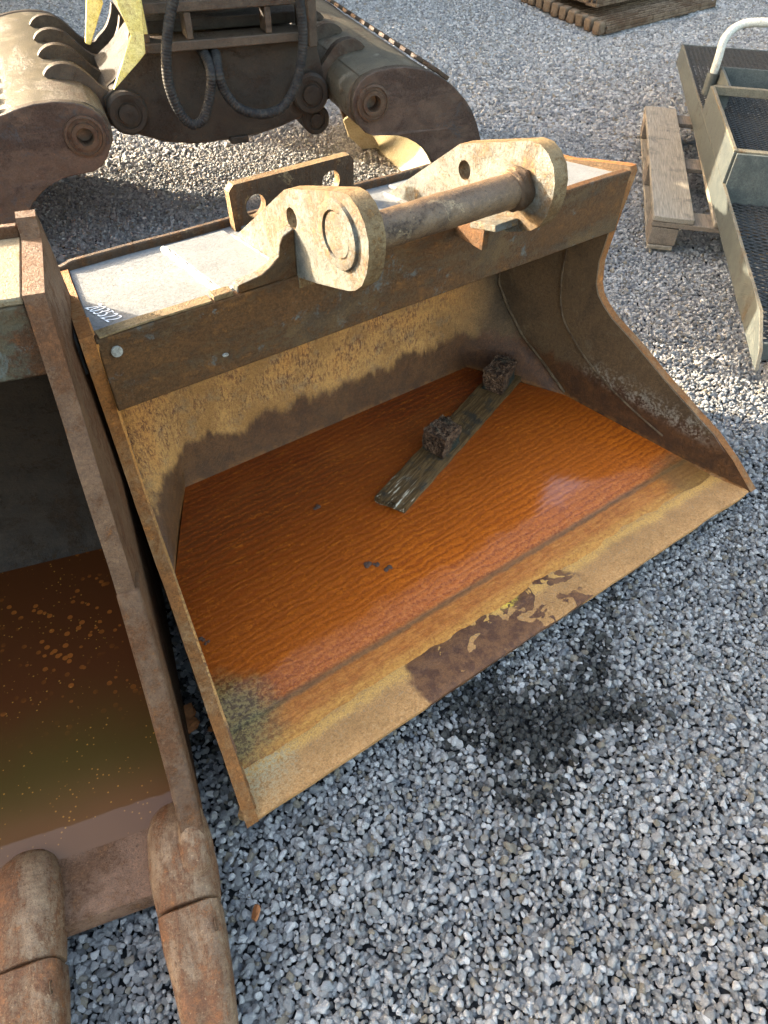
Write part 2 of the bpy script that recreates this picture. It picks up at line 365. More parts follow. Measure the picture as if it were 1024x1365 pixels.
M['rustchunk'] = flat('rust_chunk', (.22, .075, .015, 1), .8)

# ------------------------------------------------------------------ mesh helpers
def tagit(o, label=None, cat=None, group=None, kind=None):
    if label: o['label'] = label
    if cat: o['category'] = cat
    if group: o['group'] = group
    if kind: o['kind'] = kind
    return o
def empty(name, loc, rz=0.):
    o = bpy.data.objects.new(name, None); S.collection.objects.link(o); o.location = loc; o.rotation_euler = (0, 0, rz)
    o.empty_display_size = .1; return o
def obj(name, bm, mt, parent=None, off=(0, 0, 0), bevel=0., smooth=35, kind=None):
    """link bm as one mesh; off is the parent's origin in bm's own coordinates"""
    bmesh.ops.recalc_face_normals(bm, faces=bm.faces)
    me = bpy.data.meshes.new(name); bm.to_mesh(me); bm.free()
    ms = mt if isinstance(mt, (list, tuple)) else [mt]
    for m_ in ms: me.materials.append(M[m_])
    me.transform(Matrix.Translation(-Vector(off)))
    o = bpy.data.objects.new(name, me); S.collection.objects.link(o)
    if parent: o.parent = parent
    if bevel:
        b = o.modifiers.new('bevel', 'BEVEL'); b.width = bevel; b.segments = 2; b.limit_method = 'ANGLE'; b.angle_limit = R(40)
    if smooth:
        me.shade_smooth()
        me.set_sharp_from_angle(angle=R(smooth))
    if kind: o['kind'] = kind
    return o
def box(bm, x0, x1, y0, y1, z0, z1, mi=0, mtx=None):
    vs = [bm.verts.new((x, y, z)) for x in (x0, x1) for y in (y0, y1) for z in (z0, z1)]
    if mtx:
        for v in vs: v.co = mtx @ v.co
    for f in ((0, 1, 3, 2), (4, 6, 7, 5), (0, 4, 5, 1), (2, 3, 7, 6), (0, 2, 6, 4), (1, 5, 7, 3)):
        fc = bm.faces.new([vs[i] for i in f]); fc.material_index = mi
    return vs
def plate(bm, outer, holes, fn, t0, t1, rim=0, face=0):
    """slab from a 2D outline with holes; fn(u, v, t) -> point"""
    loops = [outer] + list(holes)
    flat_ = [p for L in loops for p in L]
    tri = tessellate_polygon([[Vector((p[0], p[1], 0)) for p in L] for L in loops])
    A = [bm.verts.new(fn(p[0], p[1], t0)) for p in flat_]; B = [bm.verts.new(fn(p[0], p[1], t1)) for p in flat_]
    for t in tri:
        for V, order in ((A, t), (B, t[::-1])):
            try: bm.faces.new([V[i] for i in order]).material_index = face
            except ValueError: pass
    k = 0
    for L in loops:
        n = len(L)
        for i in range(n):
            a, b = k + i, k + (i + 1) % n
            bm.faces.new([A[a], A[b], B[b], B[a]]).material_index = rim
        k += n
def circ(cx, cy, r, n=24, ry=None, a0=0): return [(cx + r * math.cos(a0 + 2 * math.pi * i / n), cy + (ry or r) * math.sin(a0 + 2 * math.pi * i / n)) for i in range(n)]
def tube(bm, pts, rad, n=16, ripple=0., rstep=.012, caps=True, mi=0):
    """swept tube; ripple makes the rings of a spiral hose guard"""
    pts = [Vector(p) for p in pts]
    rings = []
    up = Vector((0.13, .31, .94)); acc = 0
    for i, p in enumerate(pts):
        t = (pts[min(i + 1, len(pts) - 1)] - pts[max(i - 1, 0)]).normalized()
        if i: acc += (p - pts[i - 1]).length
        s = t.cross(up).normalized() if i == 0 else (prev - t * prev.dot(t)).normalized()
        prev = s; u = t.cross(s)
        r = rad[i] if isinstance(rad, (list, tuple)) else rad
        if ripple: r += ripple * (abs(((acc / rstep) % 1) - .5) * 2 - .5)
        rings.append([bm.verts.new(p + (s * math.cos(a) + u * math.sin(a)) * r) for a in (2 * math.pi * k / n for k in range(n))])
    for a, b in zip(rings, rings[1:]):
        for k in range(n): bm.faces.new([a[k], a[(k + 1) % n], b[(k + 1) % n], b[k]]).material_index = mi
    if caps: bm.faces.new(rings[0]).material_index = mi; bm.faces.new(rings[-1][::-1]).material_index = mi
def spline(pts, n):
    """Catmull-Rom through pts"""
    P = [Vector(p) for p in pts]; P = [P[0] * 2 - P[1]] + P + [P[-1] * 2 - P[-2]]
    o = []
    for i in range(1, len(P) - 2):
        for k in range(n):
            t = k / n; a, b, c, d_ = P[i - 1:i + 3]
            o.append(.5 * ((2 * b) + (c - a) * t + (2 * a - 5 * b + 4 * c - d_) * t * t + (3 * b - a - 3 * c + d_) * t ** 3))
    o.append(P[-2]); return o
def lathe(bm, prof, n, fn, mi=0):
    """prof: (r, t) pairs; fn(u, v, t)"""
    rows = [[bm.verts.new(fn(r * math.cos(a), r * math.sin(a), t)) for a in (2 * math.pi * k / n for k in range(n))] for r, t in prof]
    for a, b in zip(rows, rows[1:]):
        for k in range(n): bm.faces.new([a[k], a[(k + 1) % n], b[(k + 1) % n], b[k]]).material_index = mi
    return rows
def bead(bm, pts, r, n=8, step=.007):
    """weld bead: small lumpy tube"""
    pts = [Vector(p) for p in pts]; P = []
    for a, b in zip(pts, pts[1:]):
        k = max(1, int((b - a).length / step)); P += [a.lerp(b, i / k) for i in range(k)]
    P.append(pts[-1]); tube(bm, P, [r * (.8 + .4 * rnd.random()) for _ in P], n)
def wobble(bm, amp, freq, seed=0):
    for v in bm.verts:
        v.co += mnoise.noise_vector(v.co * freq + Vector((seed, 0, 0))) * amp

ground_z = -.05
# ------------------------------------------------------------------ ground sheet
bm = bmesh.new(); box(bm, -90, 130, -90, 130, -.6, ground_z - .026)
tagit(obj('ground', bm, 'ground', smooth=0), kind='structure')

# ------------------------------------------------------------------ the wide bucket
BO = (0, .45, ground_z)                                  # base point of the bucket
side_prof = [(-.004, -.002), (.032, .028), (.072, .063), (.145, .112), (.294, .183), (.449, .267), (.520, .301), (.555, .326), (.580, .350), (.595, .379), (.603, .441), (.597, .52),
             (.589, .608), (.581, .680), (.588, .692), (.602, .692), (.75, .664), (.92, .648), (.945, .640), (.955, .60), (.96, .40), (.955, .2), (.93, .02), (.88, -.040), (.19, -.040), (.02, -.026)]
W0, TP = .765, .165
def side_fn(s): return lambda u, v, t: (s * (W0 - TP * u + t), u, v)
bucket = empty('digger_bucket', BO)
tagit(bucket, 'wide rusty grading bucket holding orange rust-red water, its edge on the gravel', 'excavator bucket', 'excavator buckets in a row')

def S_at(z):   # corner cut: where side plate meets the corner sheet, and where that meets the back wall
    t = [(-.05, .57, .505, .885), (-.03, .59, .505, .892), (0, .61, .50, .90), (.06, .70, .488, .91), (.12, .80, .47, .917), (.19, .87, .455, .925), (.25, .915, .445, .93), (.35, .932, .44, .936), (.50, .934, .44, .937), (.64, .931, .44, .932)]
    for a, b in zip(t, t[1:]):
        if z <= b[0] + 1e-9:
            k = max(0, min(1, (z - a[0]) / (b[0] - a[0]))); return [a[i] + (b[i] - a[i]) * k for i in (1, 2, 3)]
    return t[-1][1:]
zs = [-.045, -.03, -.02, -.01, 0, .02, .04, .06, .09, .12, .155, .19, .22, .25, .30, .35, .42, .50, .57, .64]
bm = bmesh.new(); rows = []
for z in zs:
    sy, bx, by = S_at(z); sx = W0 - TP * sy
    row = [(-sx, sy)] + [(-sx + (sx - bx) * k / 4, sy + (by - sy) * k / 4 + math.sin(math.pi * k / 4) * .012 * (by - sy) / .3) for k in (1, 2, 3)] + [(-bx, by)]
    row += [(-bx + 2 * bx * k / 12, by) for k in range(1, 12)]
    row += [(-p[0], p[1]) for p in row[4::-1]]
    rows.append([bm.verts.new((p[0], p[1], z)) for p in row])
for a, b in zip(rows, rows[1:]):
    for k in range(len(a) - 1): bm.faces.new([a[k], a[k + 1], b[k + 1], b[k]])
o = obj('back_wall', bm, 'interior', bucket, BO, smooth=50)
md = o.modifiers.new('thick', 'SOLIDIFY'); md.thickness = .015; md.offset = -1 if False else 1
# floor
bm = bmesh.new()
plate(bm, [(-.735, .186), (.735, .186), (.66, .62), (.5, .93), (-.5, .93), (-.66, .62)], [], lambda u, v, t: (u, v, t), -.045, -.030)
obj('floor_plate', bm, 'interior', bucket, BO, smooth=0)
# lip blade
bm = bmesh.new(); NX, NY = 120, 16
def lipz(x, y): return .0005 - .0165 * (y / .19) - .0035 * (y / .19) ** 2 + .0016 * mnoise.noise(Vector((x * 6, y * 6, 0))) + .0008 * mnoise.noise(Vector((x * 25, y * 25, 3)))
gr = []
for i in range(NX + 1):
    u = -1 + 2 * i / NX; col = []
    for j in range(NY + 1):
        y = .19 * j / NY; hw = .798 - TP * y - .010 * min(1, y / .03)
        if j == 0: hw -= .012
        x = u * hw; yy = y + (.022 * max(0, (abs(u) - .965) / .035) ** 2 * (1 - min(1, y / .05))) + (.004 * mnoise.noise(Vector((x * 9, 0, 1))) if j == 0 else 0)
        col.append(bm.verts.new((x, yy, lipz(x, yy) - (.002 if j == 0 else 0))))
    gr.append(col)
for i in range(NX):
    for j in range(NY): bm.faces.new([gr[i][j], gr[i + 1][j], gr[i + 1][j + 1], gr[i][j + 1]])
bnd = [g_[0] for g_ in gr] + gr[-1][1:] + [g_[-1] for g_ in gr[-2::-1]] + gr[0][-2:0:-1]
low = [bm.verts.new((v.co.x * (1.0), v.co.y + (.006 if v.co.y < .01 else 0), -.028)) for v in bnd]
n = len(bnd)
for i in range(n): bm.faces.new([bnd[i], low[i], low[(i + 1) % n], bnd[(i + 1) % n]])
bm.faces.new(low)
obj('cutting_edge', bm, 'lip', bucket, BO, smooth=50)
# side plates
for s in (-1, 1):
    bm = bmesh.new(); prof = []
    for a, b in zip(side_prof, side_prof[1:] + side_prof[:1]):
        k = max(1, int(math.dist(a, b) / .04)); prof += [(a[0] + (b[0] - a[0]) * i / k, a[1] + (b[1] - a[1]) * i / k) for i in range(k)]
    plate(bm, prof, [], side_fn(s), 0, .024, rim=1)
    for v in bm.verts: v.co += mnoise.noise_vector(v.co * 14) * .0016
    sp = obj('side_plate', bm, ['interior', 'edge_rust'], bucket, BO, bevel=.004, smooth=40)
    if s < 0:
        sp['label'] = 'side plate with ochre film inside, beside the other bucket'
    # doubled rim strip along the front, and its weld
    front = [(.581, .678), (.589, .608), (.597, .52), (.603, .441), (.595, .379), (.580, .350), (.555, .326), (.520, .301), (.449, .267), (.294, .183), (.145, .112), (.10, .078)]
    inner = [(.140, .035), (.272, .030), (.40, .070), (.532, .128), (.62, .19), (.675, .250), (.700, .34), (.705, .44), (.70, .55), (.69, .668)]
    bm = bmesh.new(); plate(bm, front + inner, [], side_fn(s), -.0045, .0005)
    obj('rim_strip', bm, 'interior', sp, BO, smooth=0)
    bm = bmesh.new(); bead(bm, [side_fn(s)(u, v, -.004) for u, v in spline([(p[0], p[1], 0) for p in inner[:-1]], 3) for u, v in [(u, v)]] if False else
         [side_fn(s)(q.x, q.y, -.004) for q in spline([(p[0], p[1], 0) for p in inner[1:-1]], 3)], .0035)
    obj('weld_seam', bm, 'weld_dark', sp, BO)
    bm = bmesh.new(); pts = []
    for z in (.0, .03, .06, .09, .12, .155, .19, .22, .25, .3):
        sy, bx, by = S_at(z); pts.append((s * (W0 - TP * sy - .002), sy - .003, z))
    bead(bm, pts, .004); obj('weld_seam', bm, 'weld_dark', sp, BO)
    # weld between side plate and blade
    bm = bmesh.new(); bead(bm, [side_fn(s)(y, -.004 - y * .06, 0) for y in (.02, .08, .14, .2, .3, .4, .5, .6)], .006); obj('weld_seam', bm, 'edge_rust', sp, BO)
# front beam: face plate, upper plate, underside
bm = bmesh.new()
def hwa(y): return W0 - TP * y - .001
def beam_box(y0, y1, za, zb, mt, name, bev=.003):
    b = bmesh.new(); N = 40
    ring = []
    for i in range(N + 1):
        u = -1 + 2 * i / N
        ring.append([b.verts.new((u * hwa(y), y, z)) for y, z in ((y0, za[0]), (y0, za[1]), (y1, zb[1]), (y1, zb[0]))])
    for p, q in zip(ring, ring[1:]):
        for k in range(4): b.faces.new([p[k], p[(k + 1) % 4], q[(k + 1) % 4], q[k]])
    b.faces.new(ring[0]); b.faces.new(ring[-1][::-1])
    for v in b.verts: v.co += mnoise.noise_vector(v.co * 5) * .0015
    return obj(name, b, mt, bucket, BO, bevel=bev)
beam_box(.582, .604, (.533, .685), (.533, .685), 'beam_face', 'beam_face')
beam_box(.606, .935, (.660, .672), (.628, .640), 'grey_paint', 'top_plate', .002)
# narrow strip of bent edge along the beam's upper front
for x0, x1, h in ((-.660, -.452, .004), (-.448, -.41, .010), (-.24, .12, .008), (.17, .44, .012)):
    bm = bmesh.new(); box(bm, x0, x1, .583, .607, .6855, .6855 + h); bmesh.ops.subdivide_edges(bm, edges=bm.edges[:], cuts=4, use_grid_fill=True)
    wobble(bm, .002, 11); obj('edge_strip', bm, 'ear_edge', bucket, BO, bevel=.002)
beam_box(.606, .80, (.533, .541), (.60, .608), 'bucket_rust', 'beam_underside', .002)
# rear flange
bm = bmesh.new(); pts = []
for i in range(61):
    x = -.642 + 1.284 * i / 60; pts.append((x, .936 + .004 * mnoise.noise(Vector((x * 7, 0, 0))), .652 + (-.006 if abs(x) > .62 else 0)))
for a, b in zip(pts, pts[1:]):
    pass
rg = [[bm.verts.new((p[0], p[1] + dy, p[2] + dz)) for dy, dz in ((-.007, -.03), (-.007, .006), (.007, .006), (.007, -.03))] for p in pts]
for p, q in zip(rg, rg[1:]):
    for k in range(4): bm.faces.new([p[k], p[(k + 1) % 4], q[(k + 1) % 4], q[k]])
bm.faces.new(rg[0]); bm.faces.new(rg[-1][::-1])
obj('rear_flange', bm, 'bracket', bucket, BO, bevel=.003)

def tz(y): return .672 + (y - .606) * (.640 - .672) / .329
# ears
ear = [(.865, .646), (.612, .836), (.585, .846), (.425, .897), (.400, .898), (.378, .889), (.360, .872), (.350, .848), (.348, .82), (.354, .79), (.368, .764), (.388, .746), (.410, .735), (.445, .722), (.52, .700), (.581, .683), (.581, .60), (.605, .60), (.606, .676)]
for s, xf in ((-1, -.275), (1, .130)):
    bm = bmesh.new()
    plate(bm, ear[:16] + [(.5815, .66), (.6045, .690), (.607, .6722)], [circ(.592, .792, .0185, 20, .019)], lambda u, v, t: (xf + t, u, v), 0, .033, rim=1)
    wobble(bm, .0012, 17, s)
    e = obj('mounting_ear', bm, ['ear_paint', 'ear_edge'], bucket, BO)
    e['label'] = 'pale ear plate beside the grey plate with the chalk number' if s < 0 else 'pale ear plate nearer the pallet'
    # pin boss and end of pin
    xo = xf if s < 0 else xf
    f = (lambda u, v, t: (xf - t, .434 + u, .824 + v)) if s < 0 else (lambda u, v, t: (xf + .033 + t, .434 + u, .824 + v))
    bm = bmesh.new(); r_ = lathe(bm, [(.058, -.002), (.056, .006), (.050, .008), (.041, .0075), (.040, .003), (.0385, .003), (.036, .005), (.0005, .006)], 32, f)
    wobble(bm, .0008, 40); obj('pin_boss', bm, 'ear_paint', e, BO)
    # weld along the foot on both faces
    for xx in (xf - .002, xf + .035):
        bm = bmesh.new(); bead(bm, [(xx, y, tz(y) + .003) for y in (.862, .75, .612)], .0075 if xx < -.27 else .006); obj('weld_seam', bm, 'weld', e, BO)
# pin
bm = bmesh.new(); tube(bm, [(-.243 + .374 * i / 60, .429, .813) for i in range(61)], .0315, 40)
for v in bm.verts: v.co += mnoise.noise_vector(v.co * 30) * .0009
obj('pin', bm, 'pin_steel', bucket, BO, smooth=60)
bm = bmesh.new(); tube(bm, [(.098 + .032 * i / 8, .429, .813) for i in range(9)], [.033, .0355, .037, .036, .038, .037, .038, .037, .036], 28)
wobble(bm, .004, 60, 3); obj('pin_collar', bm, 'bracket', bucket, BO, smooth=60)
# gussets
gs = [(-.345, .6725), (-.345, .684), (-.318, .694), (-.297, .704), (-.281, .720), (-.277, .742), (-.272, .762), (-.2755, .772), (-.2765, .6725)]
gs = [(-.400, .675), (-.400, .690), (-.352, .697), (-.330, .706), (-.313, .722), (-.307, .745), (-.300, .758), (-.2765, .765), (-.2765, .675)]
bm = bmesh.new(); plate(bm, gs, [], lambda u, v, t: (u, t, v + .0115), .5835, .606, rim=1)
wobble(bm, .0025, 30); obj('gusset', bm, ['beam_face', 'ear_paint'], bucket, BO, bevel=.003)
bm = bmesh.new(); vv = box(bm, .070, .129, -.038, .038, -.007, .007, mtx=Matrix.Translation((0, .458, .742)) @ Matrix.Rotation(R(-14), 4, 'X'))
wobble(bm, .0015, 20); obj('pin_rest', bm, 'ear_paint', bucket, BO, bevel=.002)
bm = bmesh.new(); vv = box(bm, .108, .124, .490, .581, .668, .722); obj('pin_rest_rib', bm, 'beam_face', bucket, BO, bevel=.002)
# raised pads under the ears
for x0, x1, nm in ((-.415, -.278, 1), (-.240, -.16, 2), (.165, .25, 3)):
    bm = bmesh.new(); v8 = box(bm, x0, x1, .612, .90, 0, .009)
    for v in v8: v.co.z += tz(v.co.y) + .0005
    obj('base_pad', bm, 'grey_paint', bucket, BO, bevel=.003)
bm = bmesh.new(); bead(bm, [(-.418, y, tz(y) + .002) for y in (.90, .75, .612)], .008); bead(bm, [(-.418, .612, .677), (-.36, .606, .687), (-.34, .604, .70)], .009)
obj('weld_seam', bm, 'weld', bucket, BO)
# hook bracket
bm = bmesh.new()
plate(bm, [(-.252, .640), (-.262, .735), (-.250, .748), (.040, .752), (.052, .740), (.060, .640)], [circ(-.200, .690, .024, 22, .027), circ(-.008, .700, .024, 22, .027)], lambda u, v, t: (u, .893 + t - (v - .64) * .12, v), 0, .022, rim=1)
wobble(bm, .001, 20); obj('hook_bracket', bm, ['bracket', 'ear_edge'], bucket, BO, bevel=.003)
# paint dab and small chips on the beam
for x, z, r in ((-.640, .655, .010), (-.447, .575, .006)):
    bm = bmesh.new(); bmesh.ops.create_circle(bm, cap_ends=True, radius=r, segments=14)
    for v in bm.verts: v.co = Vector((x + v.co.x, .5775 + mnoise.noise(v.co * 300) * .0004, z + v.co.y * (1 if r > .008 else .5)))
    ex = bmesh.ops.extrude_face_region(bm, geom=bm.faces[:])
    for v in [g_ for g_ in ex['geom'] if isinstance(g_, bmesh.types.BMVert)]: v.co.y += .004
    obj('paint_dab', bm, 'weld', bucket, BO)
# black strip standing in for the shadow in the gap beside the left plate
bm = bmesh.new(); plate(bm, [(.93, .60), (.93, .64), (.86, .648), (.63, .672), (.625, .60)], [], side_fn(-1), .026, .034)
obj('gap_shade_strip', bm, 'void', bucket, BO, bevel=.002)
# chalk number on the top plate
cu = bpy.data.curves.new('chalk_number', 'FONT'); cu.body = '203522'; cu.size = .029; cu.shear = .25; cu.space_character = 1.0; cu.offset = -.0004; cu.extrude = .0002
cu.align_x = 'LEFT'; tob = bpy.data.objects.new('chalk_number', cu); S.collection.objects.link(tob)
dg = bpy.context.evaluated_depsgraph_get(); me = bpy.data.meshes.new_from_object(tob.evaluated_get(dg)); bpy.data.objects.remove(tob)
for v in me.vertices:
    v.co.x += .001 * mnoise.noise(Vector((v.co.x * 60, v.co.y * 60, 0))); v.co.y = v.co.y * 1.5 + .0015 * mnoise.noise(Vector((v.co.x * 90, 0, 5)))
me.transform(Matrix.Translation(Vector((-.640, .738, 0)) - Vector((BO[0], BO[1], 0))) @ Matrix.Rotation(R(-80), 4, 'Z'))
for v in me.vertices: v.co.z += tz(v.co.y + BO[1]) + .0016 - BO[2]
me.materials.append(M['chalk']); tob = bpy.data.objects.new('chalk_number', me); S.collection.objects.link(tob); tob.parent = bucket

# water in the wide bucket
bm = bmesh.new(); WZ = -.010
def wpoly():
    pts = [(-.741, .085), (.741, .085), (.7395, .15), (.664, .607), (.502, .898), (-.502, .898), (-.664, .607), (-.7395, .15)]
    return pts
vs = [bm.verts.new((p[0], p[1], WZ)) for p in wpoly()]; bm.faces.new(vs)
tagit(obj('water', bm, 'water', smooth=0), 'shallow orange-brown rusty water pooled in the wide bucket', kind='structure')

# plank with two blocks
A = Vector((-.082, .522, 0)); B = Vector((.585, .782, 0)); L_ = (B - A).length; ang = math.atan2(B.y - A.y, B.x - A.x)
mid = (A + B) / 2
plank = bmesh.new(); N = 40
for i in range(N): pass
rows = []
for i in range(N + 1):
    x = -L_ / 2 + L_ * i / N; e = .006 * mnoise.noise(Vector((x * 20, 3, 0)))
    j0 = (.010 * rnd.random() if i == 0 else 0)
    rows.append([plank.verts.new((x - (j0 if i == 0 else 0) + (.012 * math.sin(k * 2.3) if i == 0 else 0), y + e * .4, z + .0012 * mnoise.noise(Vector((x * 30, y * 80, z * 50))))) for k, (y, z) in
                 enumerate([(-.046, -.012), (-.046, .008), (-.03, .0095), (-.012, .0088), (.005, .0098), (.022, .009), (.038, .0095), (.046, .008), (.046, -.012)])])
for p, q in zip(rows, rows[1:]):
    for k in range(9): plank.faces.new([p[k], p[(k + 1) % 9], q[(k + 1) % 9], q[k]])
plank.faces.new(rows[0]); plank.faces.new(rows[-1][::-1])
po = obj('wooden_plank', plank, 'plank', None, (0, 0, 0), smooth=40)
po.location = (mid.x, mid.y, -.002); po.rotation_euler = (0, 0, ang)
tagit(po, 'dark wet plank with a splintered pale end lying in the orange water', 'plank')
def block(name, along, lx, ly, lz, lab, rz):
    bm = bmesh.new(); bmesh.ops.create_cube(bm, size=1)
    bmesh.ops.subdivide_edges(bm, edges=bm.edges[:], cuts=12, use_grid_fill=True)
    for v in bm.verts:
        v.co = Vector((v.co.x * lx, v.co.y * ly, (v.co.z + .5) * lz)); rr = mnoise.noise_vector(v.co * 60 + Vector((rz, 0, 0))) * .0035 + mnoise.noise_vector(v.co * 20 + Vector((0, rz * 9, 0))) * .004
        if v.co.z > .004: v.co += rr
        if v.co.z > lz * .9: v.co.z += .007 * mnoise.noise(v.co * 90)
    o = obj(name, bm, 'block', None, (0, 0, 0), smooth=30)
    p = A + (B - A) * along; o.location = (p.x, p.y, .008); o.rotation_euler = (0, 0, ang + rz)
    tagit(o, lab, 'wood block', 'rotten blocks on the plank'); return o
block('wood_block', .38, .085, .072, .070, 'dark rotten block at the middle of the wet plank', -.1)
block('wood_block', .885, .10, .070, .070, 'dark rotten block at the far end of the wet plank', .05)
# scum clots floating
for k, (x, y, r) in enumerate(((-.245, .393, .009), (-.228, .378, .007), (-.212, .352, .008), (-.25, .631, .009), (-.675, .425, .006), (-.672, .412, .005))):
    bm = bmesh.new()
    for q in range(5):
        m_ = bmesh.ops.create_icosphere(bm, subdivisions=2, radius=r * rnd.uniform(.4, .8))
        off = Vector((rnd.uniform(-r, r), rnd.uniform(-r, r) * .6, 0))
        for v in m_['verts']: v.co = Vector((v.co.x, v.co.y, v.co.z * .5)) + off + mnoise.noise_vector(v.co * 400) * .001
    o = obj('rust_clot', bm, 'scum'); o.location = (x, y, WZ + .001)
    tagit(o, ['dark rust clot in mid pool, upper left one of three', 'dark rust clot in mid pool, between its two neighbours', 'dark rust clot in mid pool, lower right one of three', 'lone dark clot in the water left of the plank end',
              'small clot by the left bucket wall, upper one', 'small clot by the left bucket wall, lower one'][k], 'rust clot', 'rust clots on the orange water')

# ------------------------------------------------------------------ the toothed bucket at the left
TH = R(-15.5); LO = Vector((-.875, -.045, 0))
lb = empty('toothed_bucket', (LO.x, LO.y, ground_z), TH)
tagit(lb, 'toothed digging bucket with dark murky water at the left edge', 'excavator bucket', 'excavator buckets in a row')
LOo = (0, 0, ground_z)
fr = [(.040, .050), (.12, .100), (.245, .235), (.345, .385), (.400, .515), (.445, .60), (.475, .66), (.520, .74), (.553, .822), (.560, .832), (.74, .832), (.755, .86), (.775, .862), (.79, .83), (.90, .6), (.96, .3), (.93, .05), (.86, -.04), (.03, -.04), (-.01, -.01)]
for x0, nm in ((-.034, 'r'), (-1.15, 'l')):
    bm = bmesh.new(); prof = []
    for a, b in zip(fr, fr[1:] + fr[:1]):
        k = max(1, int(math.dist(a, b) / .05)); prof += [(a[0] + (b[0] - a[0]) * i / k, a[1] + (b[1] - a[1]) * i / k) for i in range(k)]
    plate(bm, prof, [], lambda u, v, t: (x0 + t, u, v), 0, .030)
    for v in bm.verts: v.co += mnoise.noise_vector(v.co * 9) * .002
    spl = obj('side_plate', bm, 'left_rust', lb, LOo, bevel=.006)
    lowp = [(.030, .062), (.12, .112), (.235, .236), (.334, .384), (.348, .405), (.42, .37), (.30, .19), (.16, .05), (.03, .0)]
    bm = bmesh.new(); plate(bm, lowp, [], lambda u, v, t: (x0 + t, u, v), -.002, .0375); wobble(bm, .002, 14); obj('wear_strip', bm, 'left_rust', spl, LOo, bevel=.006)
# shell
bm = bmesh.new(); pr = [(.02, -.028), (.20, -.040), (.50, -.05), (.72, -.045), (.83, -.01), (.875, .05), (.90, .14), (.905, .25), (.88, .40), (.83, .55), (.76, .68)]
pr = [(p.x, p.y) for p in spline([(a, b, 0) for a, b in pr], 4)]
rows = [[bm.verts.new((-1.12 + 1.087 * i / 10, a, b)) for i in range(11)] for a, b in pr]
for p, q in zip(rows, rows[1:]):
    for k in range(10): bm.faces.new([p[k], p[k + 1], q[k + 1], q[k]])
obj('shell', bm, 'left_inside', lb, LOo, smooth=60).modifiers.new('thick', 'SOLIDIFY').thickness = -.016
# lip
bm = bmesh.new(); NX = 60; gr = []
for i in range(NX + 1):
    x = -1.13 + 1.10 * i / NX
    gr.append([bm.verts.new((x, y + (.003 * mnoise.noise(Vector((x * 12, 0, 0))) if j == 0 else 0), z + .0025 * mnoise.noise(Vector((x * 8, y * 8, 0))))) for j, (y, z) in enumerate(((.0, -.012), (.006, .006), (.05, .006), (.10, .004), (.13, .001), (.16, -.003), (.19, -.012), (.19, -.032), (.0, -.032)))])
for p, q in zip(gr, gr[1:]):
    for k in range(9): bm.faces.new([p[k], p[(k + 1) % 9], q[(k + 1) % 9], q[k]])
bm.faces.new(gr[0]); bm.faces.new(gr[-1][::-1])
obj('cutting_edge', bm, 'lip_left', lb, LOo, smooth=50)
# beam
bm = bmesh.new(); box(bm, -1.118, -.036, .560, .60, .700, .818); obj('beam_face', bm, 'left_beam', lb, LOo, bevel=.004)
bm = bmesh.new(); box(bm, -1.118, -.036, .561, .76, .8185, .830); wobble(bm, .002, 6); obj('top_plate', bm, 'left_top', lb, LOo, bevel=.003)
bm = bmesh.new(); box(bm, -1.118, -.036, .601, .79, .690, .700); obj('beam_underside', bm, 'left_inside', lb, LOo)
bm = bmesh.new(); box(bm, -1.118, -.036, .762, .778, .66, .845); obj('rear_flange', bm, 'left_rust', lb, LOo, bevel=.003)
